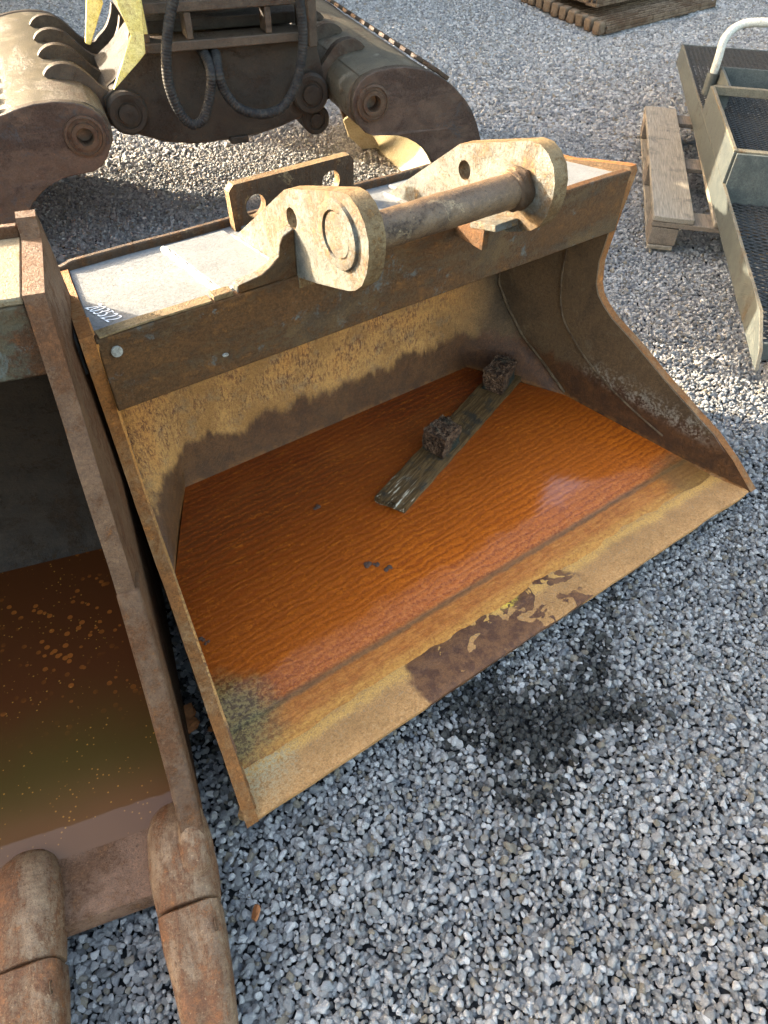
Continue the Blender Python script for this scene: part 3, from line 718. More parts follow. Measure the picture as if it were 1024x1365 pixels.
# teeth
def loft(bm, secs, n=20, sq=2.6):
    rings = []
    for y, cx, hw_, z0, z1 in secs:
        ring = []
        for k in range(n):
            a = 2 * math.pi * k / n; c, s_ = math.cos(a), math.sin(a)
            r = (abs(c) ** sq + abs(s_) ** sq) ** (-1 / sq)
            ring.append(bm.verts.new((cx + hw_ * r * c, y, (z0 + z1) / 2 + (z1 - z0) / 2 * r * s_)))
        rings.append(ring)
    for a, b in zip(rings, rings[1:]):
        for k in range(n): bm.faces.new([a[k], a[(k + 1) % n], b[(k + 1) % n], b[k]])
    bm.faces.new(rings[0]); bm.faces.new(rings[-1][::-1])
for cx in (-.048, -.305, -.560, -.815, -1.07):
    bm = bmesh.new()
    loft(bm, [(.150, cx, .012, -.03, .012), (.145, cx, .030, -.03, .022), (.13, cx, .044, -.035, .040), (.10, cx, .053, -.04, .055), (.06, cx, .0565, -.045, .064), (.02, cx, .057, -.046, .064), (-.015, cx, .054, -.047, .058), (-.038, cx, .052, -.047, .052), (-.040, cx, .046, -.043, .046)])
    wobble(bm, .0025, 22, cx)
    ad = obj('tooth_adapter', bm, 'tooth', lb, LOo, smooth=60)
    bm = bmesh.new()
    loft(bm, [(-.0425, cx, .045, -.044, .046), (-.046, cx, .051, -.047, .051), (-.09, cx, .050, -.048, .042), (-.15, cx, .046, -.048, .028), (-.20, cx, .042, -.048, .014), (-.235, cx, .038, -.048, .003), (-.255, cx, .033, -.047, -.006), (-.267, cx, .025, -.046, -.015), (-.272, cx, .012, -.042, -.024)], 28, 4.2)
    for v in bm.verts:
        if v.co.z > -.02: v.co.z -= .006 * math.exp(-((v.co.x - cx) / .012) ** 2) * min(1, max(0, (-.06 - v.co.y) / .06))
    wobble(bm, .0025, 18, cx + 3)
    th = obj('tooth', bm, 'tooth', lb, LOo, smooth=60)
    bm = bmesh.new(); lathe(bm, [(.010, 0), (.010, .004), (.007, .0045), (.0065, .0015), (.0005, .0012)], 12, lambda u, v, t: (cx + .038 + t * .7, -.085 + u, .036 + v * .8 + t * .7))
    obj('retaining_pin', bm, 'bushing', th, LOo)
    if cx == -.048:
        bm = bmesh.new(); loft(bm, [(.13, cx + .028, .012, .02, .07), (.10, cx + .03, .022, .02, .085), (.05, cx + .03, .026, .02, .082), (.01, cx + .026, .024, .02, .07), (-.012, cx + .02, .014, .02, .055)])
        wobble(bm, .003, 25); obj('cast_shoulder', bm, 'tooth', ad, LOo, smooth=60)
# murky water
bm = bmesh.new(); vs = [bm.verts.new((x, y, .002)) for x, y in ((-1.119, .12), (-.0345, .12), (-.0345, .845), (-1.119, .845))]; bm.faces.new(vs)
me_w = obj('water', bm, 'water2', None, (0, 0, 0), smooth=0); me_w.location = (LO.x, LO.y, 0); me_w.rotation_euler = (0, 0, TH)
tagit(me_w, 'dark brown-green water with floating rust flecks in the toothed bucket', kind='structure')

# ------------------------------------------------------------------ sorting grab lying behind
GA = R(-13.0); gx = Vector((.974, -.225, 0)); gy = Vector((.225, .974, 0))
GO = (-.14, 2.6, ground_z)
gl = gx * GO[0] + gy * GO[1]
grab = empty('clamshell_grab', (gl.x, gl.y, ground_z), GA)
tagit(grab, 'open two-jaw sorting grab standing on the gravel behind the buckets', 'grab')
def mir(s, b): return b if s > 0 else -.281 - b
outer = [(.312, .470), (.322, .505), (.345, .535), (.375, .553), (.404, .562), (.46, .569), (.527, .568), (.585, .558), (.639, .544), (.70, .512), (.743, .482), (.80, .430), (.838, .386), (.870, .330), (.893, .272), (.905, .20), (.908, .131), (.895, .07), (.865, .01), (.82, -.04), (.79, -.05)]
inner_ = [(.755, -.05), (.735, .02), (.71, .10), (.685, .175), (.655, .225), (.625, .262), (.59, .289), (.55, .312), (.504, .328), (.45, .334), (.40, .337), (.365, .352), (.335, .385), (.316, .425)]
for s in (1, -1):
    jw = None
    for t0, t1, lab in ((2.10, 2.135, 1), (3.42, 3.45, 0)):
        bm = bmesh.new(); o2 = [(mir(s, p[0]), p[1]) for p in outer + inner_]
        plate(bm, o2, [circ(mir(s, .395), .457, .026, 24)], lambda u, v, t: (u, t, v), t0, t1, rim=1)
        wobble(bm, .0015, 8)
        sp = obj('jaw_side_plate', bm, ['grab_side', 'grab_arm'], grab, GO, bevel=.004)
        if lab:
            bm = bmesh.new(); f = lambda u, v, t: (mir(s, .395) + u, 2.10 - t, .457 + v)
            lathe(bm, [(.068, -.001), (.066, .008), (.058, .010), (.056, .006), (.045, .006), (.043, .014), (.029, .014), (.026, .006), (.026, -.15)], 32, f)
            obj('bushing', bm, 'bushing', sp, GO)
            bm = bmesh.new(); f2 = lambda u, v, t: (mir(s, .395) + u, 2.10 + t, .457 + v); lathe(bm, [(.0262, .14), (.0005, .14)], 20, f2); obj('bore', bm, 'void', sp, GO)
    # curved shell
    bm = bmesh.new(); arc = outer[3:]
    arc = [(q.x, q.y) for q in spline([(p[0], p[1], 0) for p in arc], 2)]
    rows = []
    for (b_, z) in arc:
        rows.append([bm.verts.new((mir(s, b_ - .006), 2.135 + (3.42 - 2.135) * k / 14, z - .004 + .002 * mnoise.noise(Vector((b_ * 9, k, s))))) for k in range(15)])
    for p, q in zip(rows, rows[1:]):
        for k in range(14): bm.faces.new([p[k], p[k + 1], q[k + 1], q[k]])
    bmesh.ops.recalc_face_normals(bm, faces=bm.faces)
    inn = bmesh.ops.extrude_face_region(bm, geom=bm.faces[:])
    for v in [g_ for g_ in inn['geom'] if isinstance(g_, bmesh.types.BMVert)]:
        v.co.x += -s * .016; v.co.z -= .004
    for f_ in bm.faces:
        c_ = f_.calc_center_median(); f_.material_index = 0
    inf = [f_ for f_ in inn['geom'] if isinstance(f_, bmesh.types.BMFace)]
    for f_ in inf: f_.material_index = 1 if f_.calc_center_median().z < .44 else 0
    obj('jaw_shell', bm, ['grab_shell', 'grab_inside'], grab, GO, smooth=50)
    # torque tube
    bm = bmesh.new(); tube(bm, [(mir(s, .398), 2.135 + k * .0918, .455) for k in range(15)], .098, 28); obj('torque_tube', bm, 'grab_shell', grab, GO)
    # inner second plate seen through the opening
    bm = bmesh.new()
    plate(bm, [(mir(s, p[0]), p[1]) for p in [(.80, -.048), (.74, .05), (.70, .12), (.66, .14), (.60, .10), (.63, .02), (.70, -.048)]], [], lambda u, v, t: (u, t, v), 3.0, 3.02)
    obj('inner_rib', bm, 'grab_inside', grab, GO)
    # slots along the outer shell: row of bars
    for k in range(11):
        bm = bmesh.new(); D0 = 2.17 + k * .115
        pts = [(mir(s, b_ + .004), D0, z + .004) for b_, z in ((.640, .548), (.672, .532), (.704, .512), (.733, .493))]
        rows = [[bm.verts.new((p[0] + s * dx, p[1] + dy, p[2] + dz)) for dx, dy, dz in ((-.002, -.028, -.006), (.006, -.028, .008), (.006, .028, .008), (-.002, .028, -.006))] for p in pts]
        for p, q in zip(rows, rows[1:]):
            for m_ in range(4): bm.faces.new([p[m_], p[(m_ + 1) % 4], q[(m_ + 1) % 4], q[m_]])
        bm.faces.new(rows[0]); bm.faces.new(rows[-1][::-1])
        obj('wear_bar', bm, 'bushing', grab, GO, bevel=.003)
    # hinge arms: S-shaped bars from the shell to the body
    for D0 in (2.40, 2.66, 2.90, 3.14):
        cl = [(.470, .572), (.452, .590), (.42, .602), (.385, .600), (.35, .585), (.318, .553), (.29, .52), (.26, .50), (.23, .494), (.20, .500), (.175, .520)]
        if D0 > 2.5: cl = cl[:-2] + [(.21, .51), (.165, .545), (.135, .59), (.12, .63)]
        cs = spline([(a, 0, b) for a, b in cl], 4)
        bm = bmesh.new(); rows = []
        for i, q in enumerate(cs):
            t = (cs[min(i + 1, len(cs) - 1)] - cs[max(i - 1, 0)]).normalized(); nrm = Vector((-t.z, 0, t.x))
            if nrm.z < 0: nrm = -nrm
            k = i / (len(cs) - 1); th = .012 + .10 * min(1, k * 2.2) * (1 if D0 < 2.5 or k < .8 else 1.2 - k * .5)
            a_ = q + nrm * .004; b2 = q - nrm * th
            rows.append([bm.verts.new((mir(s, c_.x), D0 + dy, c_.z)) for c_, dy in ((a_, -.019), (a_, .019), (b2, .019), (b2, -.019))])
        for p, q in zip(rows, rows[1:]):
            for m_ in range(4): bm.faces.new([p[m_], p[(m_ + 1) % 4], q[(m_ + 1) % 4], q[m_]])
        bm.faces.new(rows[0]); bm.faces.new(rows[-1][::-1])
        obj('hinge_arm', bm, 'grab_arm', grab, GO, bevel=.004, smooth=50)
    # hinge pins
    for (bb, zz, rr, D1) in ((.218, .443, .062, 2.33), (.244, .337, .046, 2.36)):
        if s < 0 and zz < .4: continue
        bm = bmesh.new(); f = lambda u, v, t: (mir(s, bb) + u * 1, D1 - t, zz + v)
        lathe(bm, [(rr + .012, -.30), (rr + .012, .004), (rr + .004, .012), (rr * .8, .012), (rr * .78, .006), (rr * .6, .006), (rr * .55, .018), (rr * .35, .02), (.0005, .02)], 30, f)
        obj('hinge_pin', bm, 'grab_dark', grab, GO)
# central body
bodyp = [(-.399, .636), (.224, .642), (.262, .602), (.285, .498), (.280, .405), (.254, .366), (.157, .350), (.08, .328), (.01, .314), (-.05, .309), (-.12, .306), (-.20, .304), (-.268, .306), (-.383, .326), (-.475, .363), (-.55, .40), (-.572, .44), (-.572, .49), (-.50, .54)]
bm = bmesh.new(); plate(bm, bodyp, [circ(-.16, .590, .036, 20, .045)], lambda u, v, t: (u, t, v), 2.36, 2.385); wobble(bm, .001, 9)
body = obj('body_plate', bm, 'grab_dark', grab, GO, bevel=.005)
bm = bmesh.new(); plate(bm, [(p[0] * .95, p[1] * .86 + .085) for p in bodyp], [], lambda u, v, t: (u, t, v), 2.45, 2.85); obj('body_housing', bm, 'grab_dark', grab, GO, bevel=.005)
bm = bmesh.new(); bead(bm, [(p[0], 2.372, p[1] - .002) for p in bodyp[5:17]], .007); obj('weld_seam', bm, 'grab_arm', body, GO)
bm = bmesh.new(); box(bm, -.125, -.05, 2.345, 2.40, .285, .312); obj('stop_lug', bm, 'grab_dark', grab, GO, bevel=.004)
# frame on top
for (z0, z1, D0, nm) in ((.636, .668, 2.28, 'a'), (.752, .785, 2.28, 'b')):
    bm = bmesh.new(); box(bm, -.400, .212, D0, D0 + .10, z0, z1); wobble(bm, .001, 6); obj('frame_rail', bm, 'grab_arm', grab, GO, bevel=.004)
for x0 in (-.398, -.245, .045, .19):
    bm = bmesh.new(); box(bm, x0, x0 + .024, 2.285, 2.37, .669, .751); obj('frame_rib', bm, 'grab_arm', grab, GO, bevel=.003)
bm = bmesh.new(); box(bm, -.41, .22, 2.44, 3.1, .66, .70); obj('frame_deck', bm, 'grab_dark', grab, GO, bevel=.004)
bm = bmesh.new(); f = lambda u, v, t: (-.09 + u, 2.70 + v, .70 + t); lathe(bm, [(.21, 0), (.21, .09), (.19, .10), (.15, .10), (.15, .16), (.12, .17), (.0005, .17)], 40, f); obj('slewing_ring', bm, 'grab_dark', grab, GO)
bm = bmesh.new(); box(bm, .197, .232, 2.25, 2.42, .62, .90); obj('frame_cheek', bm, 'grab_arm', grab, GO, bevel=.005)
for pl, t0, t1 in (([(-.546, .86), (-.548, .799), (-.588, .670), (-.572, .664), (-.500, .780), (-.50, .86)], 2.34, 2.36),
                   ([(-.475, .88), (-.462, .79), (-.440, .705), (-.537, .547), (-.428, .629), (-.404, .650), (-.386, .79), (-.380, .88)], 2.24, 2.262)):
    bm = bmesh.new(); plate(bm, pl, [], lambda u, v, t: (u, t, v), t0, t1); obj('yellow_guard', bm, 'yellow', grab, GO, bevel=.003)
bm = bmesh.new(); plate(bm, [(2.262, .70), (2.262, .90), (2.75, .90), (2.75, .72)], [], lambda u, v, t: (t, u, v), -.402, -.380); obj('yellow_cheek', bm, 'yellow', grab, GO, bevel=.003)
# tall quick coupler and arm above, out of frame
bm = bmesh.new(); box(bm, -.36, .18, 2.35, 2.95, .90, 1.02); obj('coupler_plate', bm, 'grab_dark', grab, GO, bevel=.01)
for x0 in (-.34, .12):
    bm = bmesh.new(); plate(bm, [(2.40, 1.02), (2.42, 1.25), (2.55, 1.32), (2.75, 1.32), (2.88, 1.25), (2.92, 1.02)], [circ(2.52, 1.2, .04), circ(2.8, 1.2, .04)], lambda u, v, t: (t, u, v), x0, x0 + .04); obj('coupler_ear', bm, 'grab_dark', grab, GO, bevel=.004)
# hoses
for pts in ([(-.271, .833), (-.31, .742), (-.339, .645), (-.348, .553), (-.327, .466), (-.289, .420), (-.243, .437), (-.205, .516), (-.192, .585), (-.190, .62)],
            [(-.150, .62), (-.165, .585), (-.152, .519), (-.103, .456), (-.019, .427), (.066, .445), (.125, .519), (.156, .62), (.162, .712), (.147, .833)]):
    n_ = len(pts); P3 = []
    for i, (a_, b_) in enumerate(pts):
        k = i / (n_ - 1); dd = 2.21
        P3.append((a_, dd, b_))
    P3 = ([(P3[0][0] + .02, 2.24, .95)] + P3[:-1] + [(P3[-1][0], 2.30, P3[-1][2]), (P3[-1][0], 2.46, P3[-1][2] - .01)]) if pts[0][1] > .7 else ([(P3[0][0], 2.46, P3[0][2] - .01), (P3[0][0], 2.30, P3[0][2])] + P3[1:] + [(P3[-1][0] - .02, 2.24, .95)])
    cs = spline(P3, 40)
    bm = bmesh.new(); tube(bm, cs, .0175, 14, ripple=.0018, rstep=.0105); obj('hydraulic_hose', bm, 'hose', grab, GO, smooth=50)

# ------------------------------------------------------------------ pallet
PA = R(41.5); pd = Vector((math.cos(PA), math.sin(PA), 0)); pn = Vector((math.sin(PA), -math.cos(PA), 0))
P0 = Vector((1.742, 1.178, ground_z))
pal = empty('wooden_pallet', P0, PA); tagit(pal, 'weathered grey wooden pallet under the end of the steel catwalk', 'pallet')
def pbox(name, x0, x1, y0, y1, z0, z1, mt, seed):
    bm = bmesh.new(); box(bm, x0, x1, y0, y1, z0, z1)
    bmesh.ops.subdivide_edges(bm, edges=bm.edges[:], cuts=3, use_grid_fill=True); wobble(bm, .004, 7, seed)
    return obj(name, bm, mt, pal, bevel=.003)
# local: x along the boards, y = left positive; boards spread to the right (negative y)
for k, y in enumerate((0, -.245, -.49, -.735, -.90)):
    pbox('deck_board', 0, 1.43, y - .165, y, .122, .144, 'pallet_wood', k)
for k, x in enumerate((.004, .64, 1.28)):
    pbox('stringer_board', x, x + .13, -1.06, .0, .098, .120, 'pallet_dark', 9 + k)
    for y in (-.12, -.58, -1.06):
        pbox('pallet_block', x + .006, x + .136, y, y + .115, .022, .096, 'pallet_dark', 20 + k + y)
for k, y in enumerate((-.115, -.575, -1.055)):
    pbox('bottom_board', 0, 1.42, y, y + .105, .002, .020, 'pallet_wood', 30 + k)

# ------------------------------------------------------------------ steel catwalk tray on the pallet
CA = R(42.4); cat = empty('steel_catwalk', (1.13, .285, .10), CA)
tagit(cat, 'dark steel catwalk step with mesh floors lying across the pallet', 'catwalk')
CO = (0, 0, 0)
def cbox(name, x0, x1, y0, y1, z0, z1, mt, par=None, bev=.002):
    bm = bmesh.new(); box(bm, x0, x1, y0, y1, z0, z1); wobble(bm, .0015, 5, x0 + y1); return obj(name, bm, mt, par or cat, CO, bevel=bev)
LEN = 3.35
# long left wall; near end tapers to the tip
bm = bmesh.new(); plate(bm, [(-.02, .0), (.02, .05), (.16, .105), (LEN, .105), (LEN, .0)], [], lambda u, v, t: (u, t, v), -.012, 0, rim=1); obj('side_wall', bm, ['tray_paint', 'tray_edge'], cat, CO, bevel=.001)
cbox('far_wall', LEN + .001, LEN + .012, -1.6, 0, .0, .105, 'tray_paint')
cbox('near_wall', .045, .056, -1.6, -.013, .0, .06, 'tray_paint')
# raised box on the inside
BX0, BX1 = 1.17, 2.40; 
for nm, a in (('box_wall', (2.05, BX1, -.10, -.088, .10, .225)), ('box_wall', (BX0, 2.049, -.0125, -.0005, .1055, .225)), ('box_wall', (2.0495, 2.058, -.10, -.001, .1055, .225)), ('box_wall', (BX0 - .012, BX0 - .001, -1.3, -.013, .0, .225)), ('box_wall', (BX1 + .001, BX1 + .012, -1.3, -.088, .10, .225))):
    cbox(nm, *a, 'tray_paint')
cbox('cross_bar', 2.02, 2.048, -1.3, -.013, .195, .232, 'tray_edge')
cbox('cross_bar', BX0 + .001, BX0 + .03, -1.3, -.013, .205, .232, 'tray_edge')
cbox('top_rim', BX0, 2.02, -.014, .001, .2255, .234, 'tray_edge')
def mesh_floor(x0, x1, y0, y1, z, pitch, ww, name='mesh_floor'):
    bm = bmesh.new(); rat = .55
    # expanded metal: two families of slanted strands
    for sgn in (1, -1):
        k0 = -int((y1 - y0) / rat / pitch) - 3; k1 = int((x1 - x0) / pitch) + int((y1 - y0) / rat / pitch) + 3
        for k in range(k0, k1):
            # line x = x0 + k*pitch + sgn*(y-y0)/rat
            ya, yb = y0, y1
            f = lambda y: x0 + k * pitch + (y - y0) * sgn * rat
            pts = []
            for yy in (y0, y1): pts.append((f(yy), yy))
            (xa, ya), (xb, yb) = pts
            if xb == xa: continue
            def clip(xl, keep_gt):
                nonlocal xa, ya, xb, yb
                ina = (xa >= xl) if keep_gt else (xa <= xl); inb = (xb >= xl) if keep_gt else (xb <= xl)
                if not ina and not inb: return False
                if ina and inb: return True
                t = (xl - xa) / (xb - xa); X_, Y_ = xl, ya + (yb - ya) * t
                if ina: xb, yb = X_, Y_
                else: xa, ya = X_, Y_
                return True
            if not clip(x0, True) or not clip(x1, False): continue
            d_ = Vector((xb - xa, yb - ya, 0))
            if d_.length < .004: continue
            d_.normalize(); nn = Vector((-d_.y, d_.x, 0)) * ww / 2
            a, b = Vector((xa, ya, z + sgn * .0008)), Vector((xb, yb, z + sgn * .0008)); up = Vector((0, 0, .003))
            q = [bm.verts.new(v) for v in (a - nn, a + nn, b + nn, b - nn, a - nn + up, a + nn + up, b + nn + up, b - nn + up)]
            for fc in ((4, 5, 6, 7), (0, 1, 5, 4), (2, 3, 7, 6), (1, 2, 6, 5), (3, 0, 4, 7), (3, 2, 1, 0)): bm.faces.new([q[i] for i in fc])
    return obj(name, bm, 'mesh_steel', cat, CO, smooth=0, kind='stuff')
mesh_floor(.057, BX0 - .013, -1.2, -.013, .035, .030, .008)
mesh_floor(BX0 + .03, BX1, -1.2, -.101, .12, .026, .007)
mesh_floor(BX1 + .013, LEN, -1.2, -.013, .098, .028, .008)
mesh_floor(2.06, BX1 + .013, -.087, -.013, .098, .028, .008)
for a in ((.35, .39, -1.2, -.013, .004, .03), (.80, .84, -1.2, -.013, .004, .03), (1.5, 1.54, -1.2, -.102, .085, .115), (2.8, 2.84, -1.2, -.013, .04, .07)): cbox('cross_member', *a, 'tray_paint')
# bent pipe handle
bm = bmesh.new(); w2l = Matrix.Rotation(-CA, 4, 'Z') @ Matrix.Translation((-1.13, -.285, -.10))
hp = [(2.93, 1.85, .27), (2.93, 1.85, .36), (2.95, 1.86, .45), (3.02, 1.84, .50), (3.10, 1.76, .515), (3.25, 1.60, .515), (3.5, 1.35, .51)]
tube(bm, [w2l @ q for q in spline(hp, 8)], .020, 16)
obj('pipe_handle', bm, 'handle_paint', cat, CO)
bm = bmesh.new(); tube(bm, [w2l @ Vector((2.93, 1.85, .20)), w2l @ Vector((2.93, 1.85, .30))], .030, 16); obj('handle_socket', bm, 'tray_paint', cat, CO)
bm = bmesh.new(); bmesh.ops.create_cube(bm, size=1)
for v in bm.verts: v.co = Vector((2.36 + v.co.x * .02, -.5 + v.co.y * .02, .2 + v.co.z * .12))
obj('bracket_lug', bm, 'tray_edge', cat, CO)

# ------------------------------------------------------------------ crawler track at the top right
tr = empty('crawler_track', (4.28, 3.70, ground_z), R(6)); tagit(tr, 'muddy steel crawler track piled on the gravel at the top right', 'crawler track')
ta = R(70)
for k in range(11):
    for lay in (0, 1):
        if lay and k < 2: continue
        cx = math.cos(ta) * (.07 + k * .125); cy = math.sin(ta) * (.07 + k * .125)
        bm = bmesh.new(); L2 = 1.55 - .02 * (k % 3) - lay * .2 + (rnd.random() - .5) * .08; sh = lay * .05
        box(bm, sh, sh + L2, -.056, .056, .0 + lay * .115, .022 + lay * .115)
        for yy in (-.045, 0, .04): box(bm, sh, sh + L2, yy - .007, yy + .007, .0225 + lay * .115, .05 + lay * .115)
        wobble(bm, .006, 5, k + lay)
        o = obj('track_shoe', bm, 'track_steel', tr, CO, bevel=.004); o.location = (cx, cy, .004 + .004 * (k % 2)); o.rotation_euler = (0, 0, (rnd.random() - .5) * .03)
        if not lay:
            bm = bmesh.new(); box(bm, -.055, .03, -.035, .035, .0, .085); bmesh.ops.subdivide_edges(bm, edges=bm.edges[:], cuts=2, use_grid_fill=True); wobble(bm, .012, 14, k)
            o = obj('track_link', bm, 'track_steel', tr, CO, bevel=.01); o.location = (cx - .02, cy, .0)
for i, (x, y, r, l) in enumerate(((.38, .62, .10, .5), (.75, .75, .085, .6))):
    bm = bmesh.new(); f = lambda u, v, t: (x + t, y + u, .27 + v)
    lathe(bm, [(.0005, 0), (r * .6, 0), (r, .03), (r, .12), (r * .7, .14), (r * .7, l - .14), (r, l - .12), (r, l - .03), (r * .6, l), (.0005, l)], 28, f); wobble(bm, .004, 12)
    obj('roller', bm, 'track_steel', tr, CO)

# ------------------------------------------------------------------ unseen bulks added past the frame to throw shade and shape reflections
def bigbox(name, lab, cat_, loc, rz, parts):
    e = empty(name, loc, rz); tagit(e, lab, cat_)
    for nm, a, mt in parts:
        bm = bmesh.new(); box(bm, *a); obj(nm, bm, mt, e, bevel=.01)
    return e
nS = Vector((-ty, tx, 0))                    # across the light
def spot(s_, k): return nS * s_ - Vector((tx, ty, 0)) * k    # s_ metres across the light, k metres up-light of the origin
p_ = spot(2.55, 5.6)  # added unseen excavator shape, placed to shade the gravel on the right
bigbox('excavator', 'unseen yellow excavator bulk added behind the grab to cast shade, beyond the top of the picture', 'excavator', (p_.x, p_.y, ground_z), R(SUN_AZ),
       [('crawler', (-2.6, .2, .0, .55, 0, .62), 'track_steel'), ('crawler', (-2.6, .2, 2.3, 2.85, 0, .62), 'track_steel'), ('house', (-2.5, .1, -.05, 3.3, .98, 2.1), 'machine'), ('cab', (-1.2, 0, -.03, 1.0, 2.1, 3.0), 'shed'), ('counterweight', (-3.1, -2.5, .2, 2.9, .8, 1.8), 'machine')])

bd = Vector((.5, .866, 0)); bl_ = Vector((-.866, .5, 0)); bo_ = Vector((0, .4, ground_z)) + bd * 9.6  # added unseen hall and wing, heights set for the reflection in the pool
bigbox('added_hall', 'unseen dark hall with a lower wing, added for shade and pool reflection, beyond the top of the picture', 'added occluder', bo_, R(60),
       [('added_hall_wall', (0, 8, -4.45, 8.0, 0, 11.6), 'hall'), ('added_wing_wall', (.4, 8, -22, -4.46, 0, 9.3), 'hall')])
for k, (x, y, r_) in enumerate(((-.792, .270, .020), (-.776, .300, .016), (-.797, .325, .014), (-.745, .235, .012), (-.842, -.125, .011))):
    bm = bmesh.new(); bmesh.ops.create_icosphere(bm, subdivisions=2, radius=1)
    for v in bm.verts:
        v.co = Vector((v.co.x * r_ * 1.3, v.co.y * r_, v.co.z * r_ * .3)) + mnoise.noise_vector(v.co * 1.7 + Vector((k * 3, 0, 0))) * r_ * .35
    o = obj('rust_flake', bm, 'rustchunk'); o.location = (x, y, ground_z + .006); o.rotation_euler = (.2 * k, .1, k)
    tagit(o, ['largest orange rust flake lying in the gap between the two buckets', 'second largest rust flake in the gap between the buckets', 'farthest rust flake in the gap between the buckets',
              'small rust flake in the gap nearest the lip corner', 'small rust flake on the gravel beside the near tooth'][k], 'rust flake', 'rust flakes fallen on the gravel')

# ------------------------------------------------------------------ gravel
rs = np.random.RandomState(4)
src = bpy.data.collections.new('pebble_shapes')
for k in range(14):
    bm = bmesh.new(); bmesh.ops.create_icosphere(bm, subdivisions=3, radius=1)
    ax = Vector((rs.uniform(.92, 1.25), rs.uniform(.78, 1.0), rs.uniform(.55, .85)))
    planes = [(Vector(rs.normal(size=3)).normalized(), rs.uniform(.52, .84)) for _ in range(10)]
    for v in bm.verts:
        p = v.co.copy()
        for n_, d_ in planes:
            e = p.dot(n_) - d_
            if e > 0: p -= n_ * e * .96
        p += mnoise.noise_vector(p * 1.5 + Vector((k * 7, 0, 0))) * .07
        v.co = Vector((p.x * ax.x, p.y * ax.y, p.z * ax.z))
    me = bpy.data.meshes.new('pebble'); bm.to_mesh(me); bm.free(); me.shade_smooth(); me.materials.append(M['pebble'])
    o = bpy.data.objects.new('pebble_%02d' % k, me); src.objects.link(o)
def inpoly(x, y, P):
    r = np.zeros(len(x), bool); n_ = len(P)
    for i in range(n_):
        (x0, y0), (x1, y1) = P[i], P[(i + 1) % n_]
        c = ((y0 > y) != (y1 > y)) & (x < (x1 - x0) * (y - y0) / (y1 - y0 + 1e-12) + x0); r ^= c
    return r
def hfield(x, y):
    return .006 * np.sin(x * 5.1 + y * 2.3) * np.sin(y * 4.2 - x * 1.7) + .004 * np.sin(x * 13 + 1.3) * np.sin(y * 11 + .4)
pts = []
def ring_pts(x0, x1, y0, y1, step, rad, poly, hole=None, dz=0.):
    nx, ny = int((x1 - x0) / step), int((y1 - y0) / step)
    gx_, gy_ = np.meshgrid(x0 + (np.arange(nx) + .5) * step, y0 + (np.arange(ny) + .5) * step)
    gx_ = gx_ + (np.arange(ny)[:, None] % 2) * step / 2
    x = gx_.ravel() + rs.uniform(-.42, .42, nx * ny) * step; y = gy_.ravel() + rs.uniform(-.42, .42, nx * ny) * step
    m_ = inpoly(x, y, poly)
    if hole is not None: m_ &= ~hole(x, y)
    x, y = x[m_], y[m_]; s_ = rad * np.clip(rs.lognormal(-.06, .30, len(x)), .55, 1.75)
    z = ground_z - .010 + dz + hfield(x, y) + rs.uniform(-.0065, .0055, len(x)) - s_ * .1
    pts.append(np.stack([x, y, z, s_], 1))
near = [(-2.3, -1.4), (1.5, -1.4), (2.3, .3), (2.6, 2.2), (1.6, 3.2), (-2.0, 3.2), (-2.3, .5)]
far = [(-2.5, 3.0), (1.8, 3.0), (2.5, .2), (3.5, .4), (8.6, 2.6), (8.6, 8.5), (-2.5, 8.5)]
def under(x, y):
    a = (np.abs(x) < .62) & (y > .16) & (y < .80)
    xl = (x - LO.x) * math.cos(TH) + (y - LO.y) * math.sin(TH); yl = -(x - LO.x) * math.sin(TH) + (y - LO.y) * math.cos(TH)
    b = (xl < -.12) & (xl > -1.05) & (yl > .16) & (yl < .75)
    return a | b
ring_pts(-2.3, 2.7, -1.4, 3.2, 0.0104, .0068, near, under)
ring_pts(-2.3, 2.7, -1.4, 3.2, .0135, .0080, near, under, dz=-.0065)
ring_pts(-2.5, 8.6, .2, 8.5, .0150, .0110, far, lambda x, y: inpoly(x, y, near))
pts = np.concatenate(pts)
dist = np.hypot(pts[:, 0] + .87, pts[:, 1] + .51)
N = len(pts)
print('pebbles', N)
tone = np.clip(rs.beta(1.9, 1.7, N) * .95 + .02, 0, 1); hue = rs.uniform(0, 1, N)
# wet patch where the bucket overflowed
def blob(cx, cy, rx, ry, a=0):
    c, s_ = math.cos(a), math.sin(a); dx, dy = pts[:, 0] - cx, pts[:, 1] - cy
    return np.exp(-(((dx * c + dy * s_) / rx) ** 2 + ((-dx * s_ + dy * c) / ry) ** 2))
wv = .8 * blob(-.25, -.06, .13, .13) + .65 * blob(-.12, -.17, .17, .10, -.4) + .8 * blob(.10, -.07, .20, .05, .45) + .6 * blob(-.29, -.25, .12, .08) + .5 * blob(.02, -.24, .12, .07) + .8 * blob(-.80, .35, .08, .35, .25)
nz = .5 + .25 * np.sin(pts[:, 0] * 41 + 3 * np.sin(pts[:, 1] * 23)) + .25 * np.sin(pts[:, 1] * 47 + 3 * np.sin(pts[:, 0] * 19))
wet = np.clip((wv + .35 * (nz - .5) + rs.uniform(-.42, .42, N) - .46) * 3.0, 0, 1)
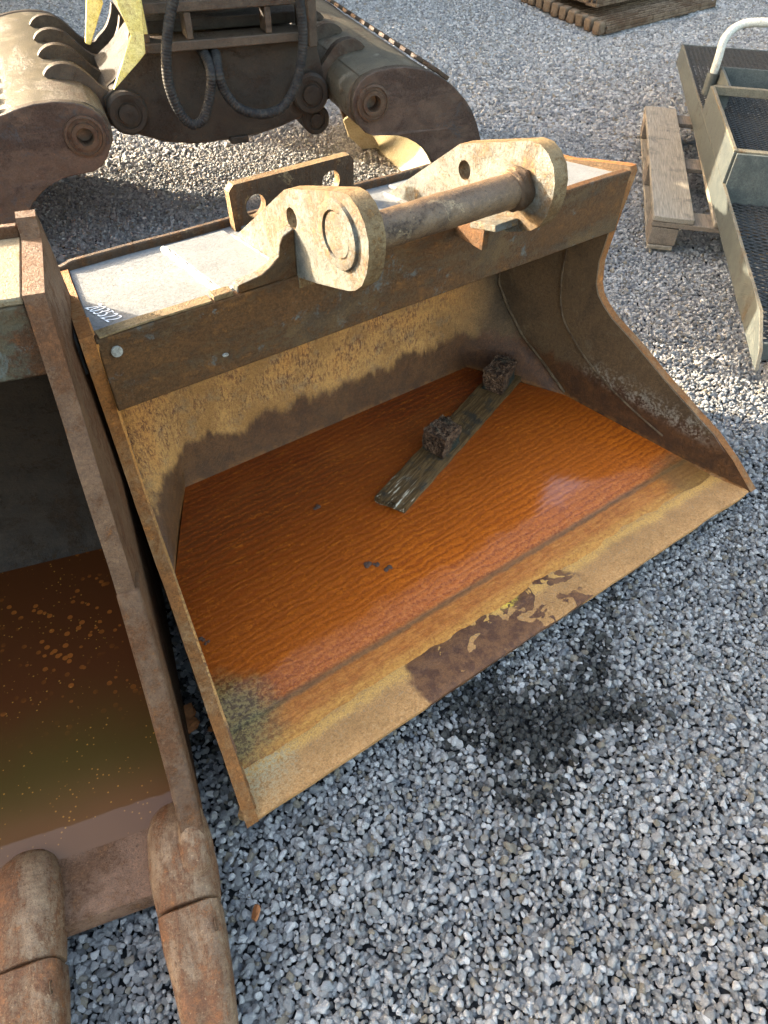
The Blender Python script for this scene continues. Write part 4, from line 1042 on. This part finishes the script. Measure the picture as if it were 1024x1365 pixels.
me = bpy.data.meshes.new('gravel'); me.vertices.add(N); me.vertices.foreach_set('co', pts[:, :3].astype(np.float32).ravel())
rot = np.stack([rs.normal(0, .38, N), rs.normal(0, .38, N), rs.uniform(0, 6.283, N)], 1)
for nm, arr in (('size', pts[:, 3]), ('tone', tone), ('hue', hue), ('wet', wet)):
    a = me.attributes.new(nm, 'FLOAT', 'POINT'); a.data.foreach_set('value', arr.astype(np.float32))
a = me.attributes.new('rotv', 'FLOAT_VECTOR', 'POINT'); a.data.foreach_set('vector', rot.astype(np.float32).ravel())
gob = bpy.data.objects.new('gravel', me); S.collection.objects.link(gob); tagit(gob, 'grey pebble gravel covering the yard', kind='stuff')
me.materials.append(M['pebble'])
ng = bpy.data.node_groups.new('scatter_pebbles', 'GeometryNodeTree')
ng.interface.new_socket('Geometry', in_out='INPUT', socket_type='NodeSocketGeometry'); ng.interface.new_socket('Geometry', in_out='OUTPUT', socket_type='NodeSocketGeometry')
gi = ng.nodes.new('NodeGroupInput'); go = ng.nodes.new('NodeGroupOutput')
ci = ng.nodes.new('GeometryNodeCollectionInfo'); ci.inputs[0].default_value = src; ci.inputs[1].default_value = True; ci.inputs[2].default_value = True
ip = ng.nodes.new('GeometryNodeInstanceOnPoints'); ip.inputs['Pick Instance'].default_value = True
def na(nm, typ):
    n_ = ng.nodes.new('GeometryNodeInputNamedAttribute'); n_.data_type = typ; n_.inputs[0].default_value = nm; return n_.outputs[0]
ri = ng.nodes.new('FunctionNodeRandomValue'); ri.data_type = 'INT'; ri.inputs[4].default_value = 0; ri.inputs[5].default_value = 13
L = ng.links.new
L(gi.outputs[0], ip.inputs['Points']); L(ci.outputs[0], ip.inputs['Instance']); L(ri.outputs[2], ip.inputs['Instance Index'])
er = ng.nodes.new('FunctionNodeEulerToRotation'); L(na('rotv', 'FLOAT_VECTOR'), er.inputs[0]); L(er.outputs[0], ip.inputs['Rotation']); L(na('size', 'FLOAT'), ip.inputs['Scale']); L(ip.outputs[0], go.inputs[0])
md = gob.modifiers.new('scatter', 'NODES'); md.node_group = ng
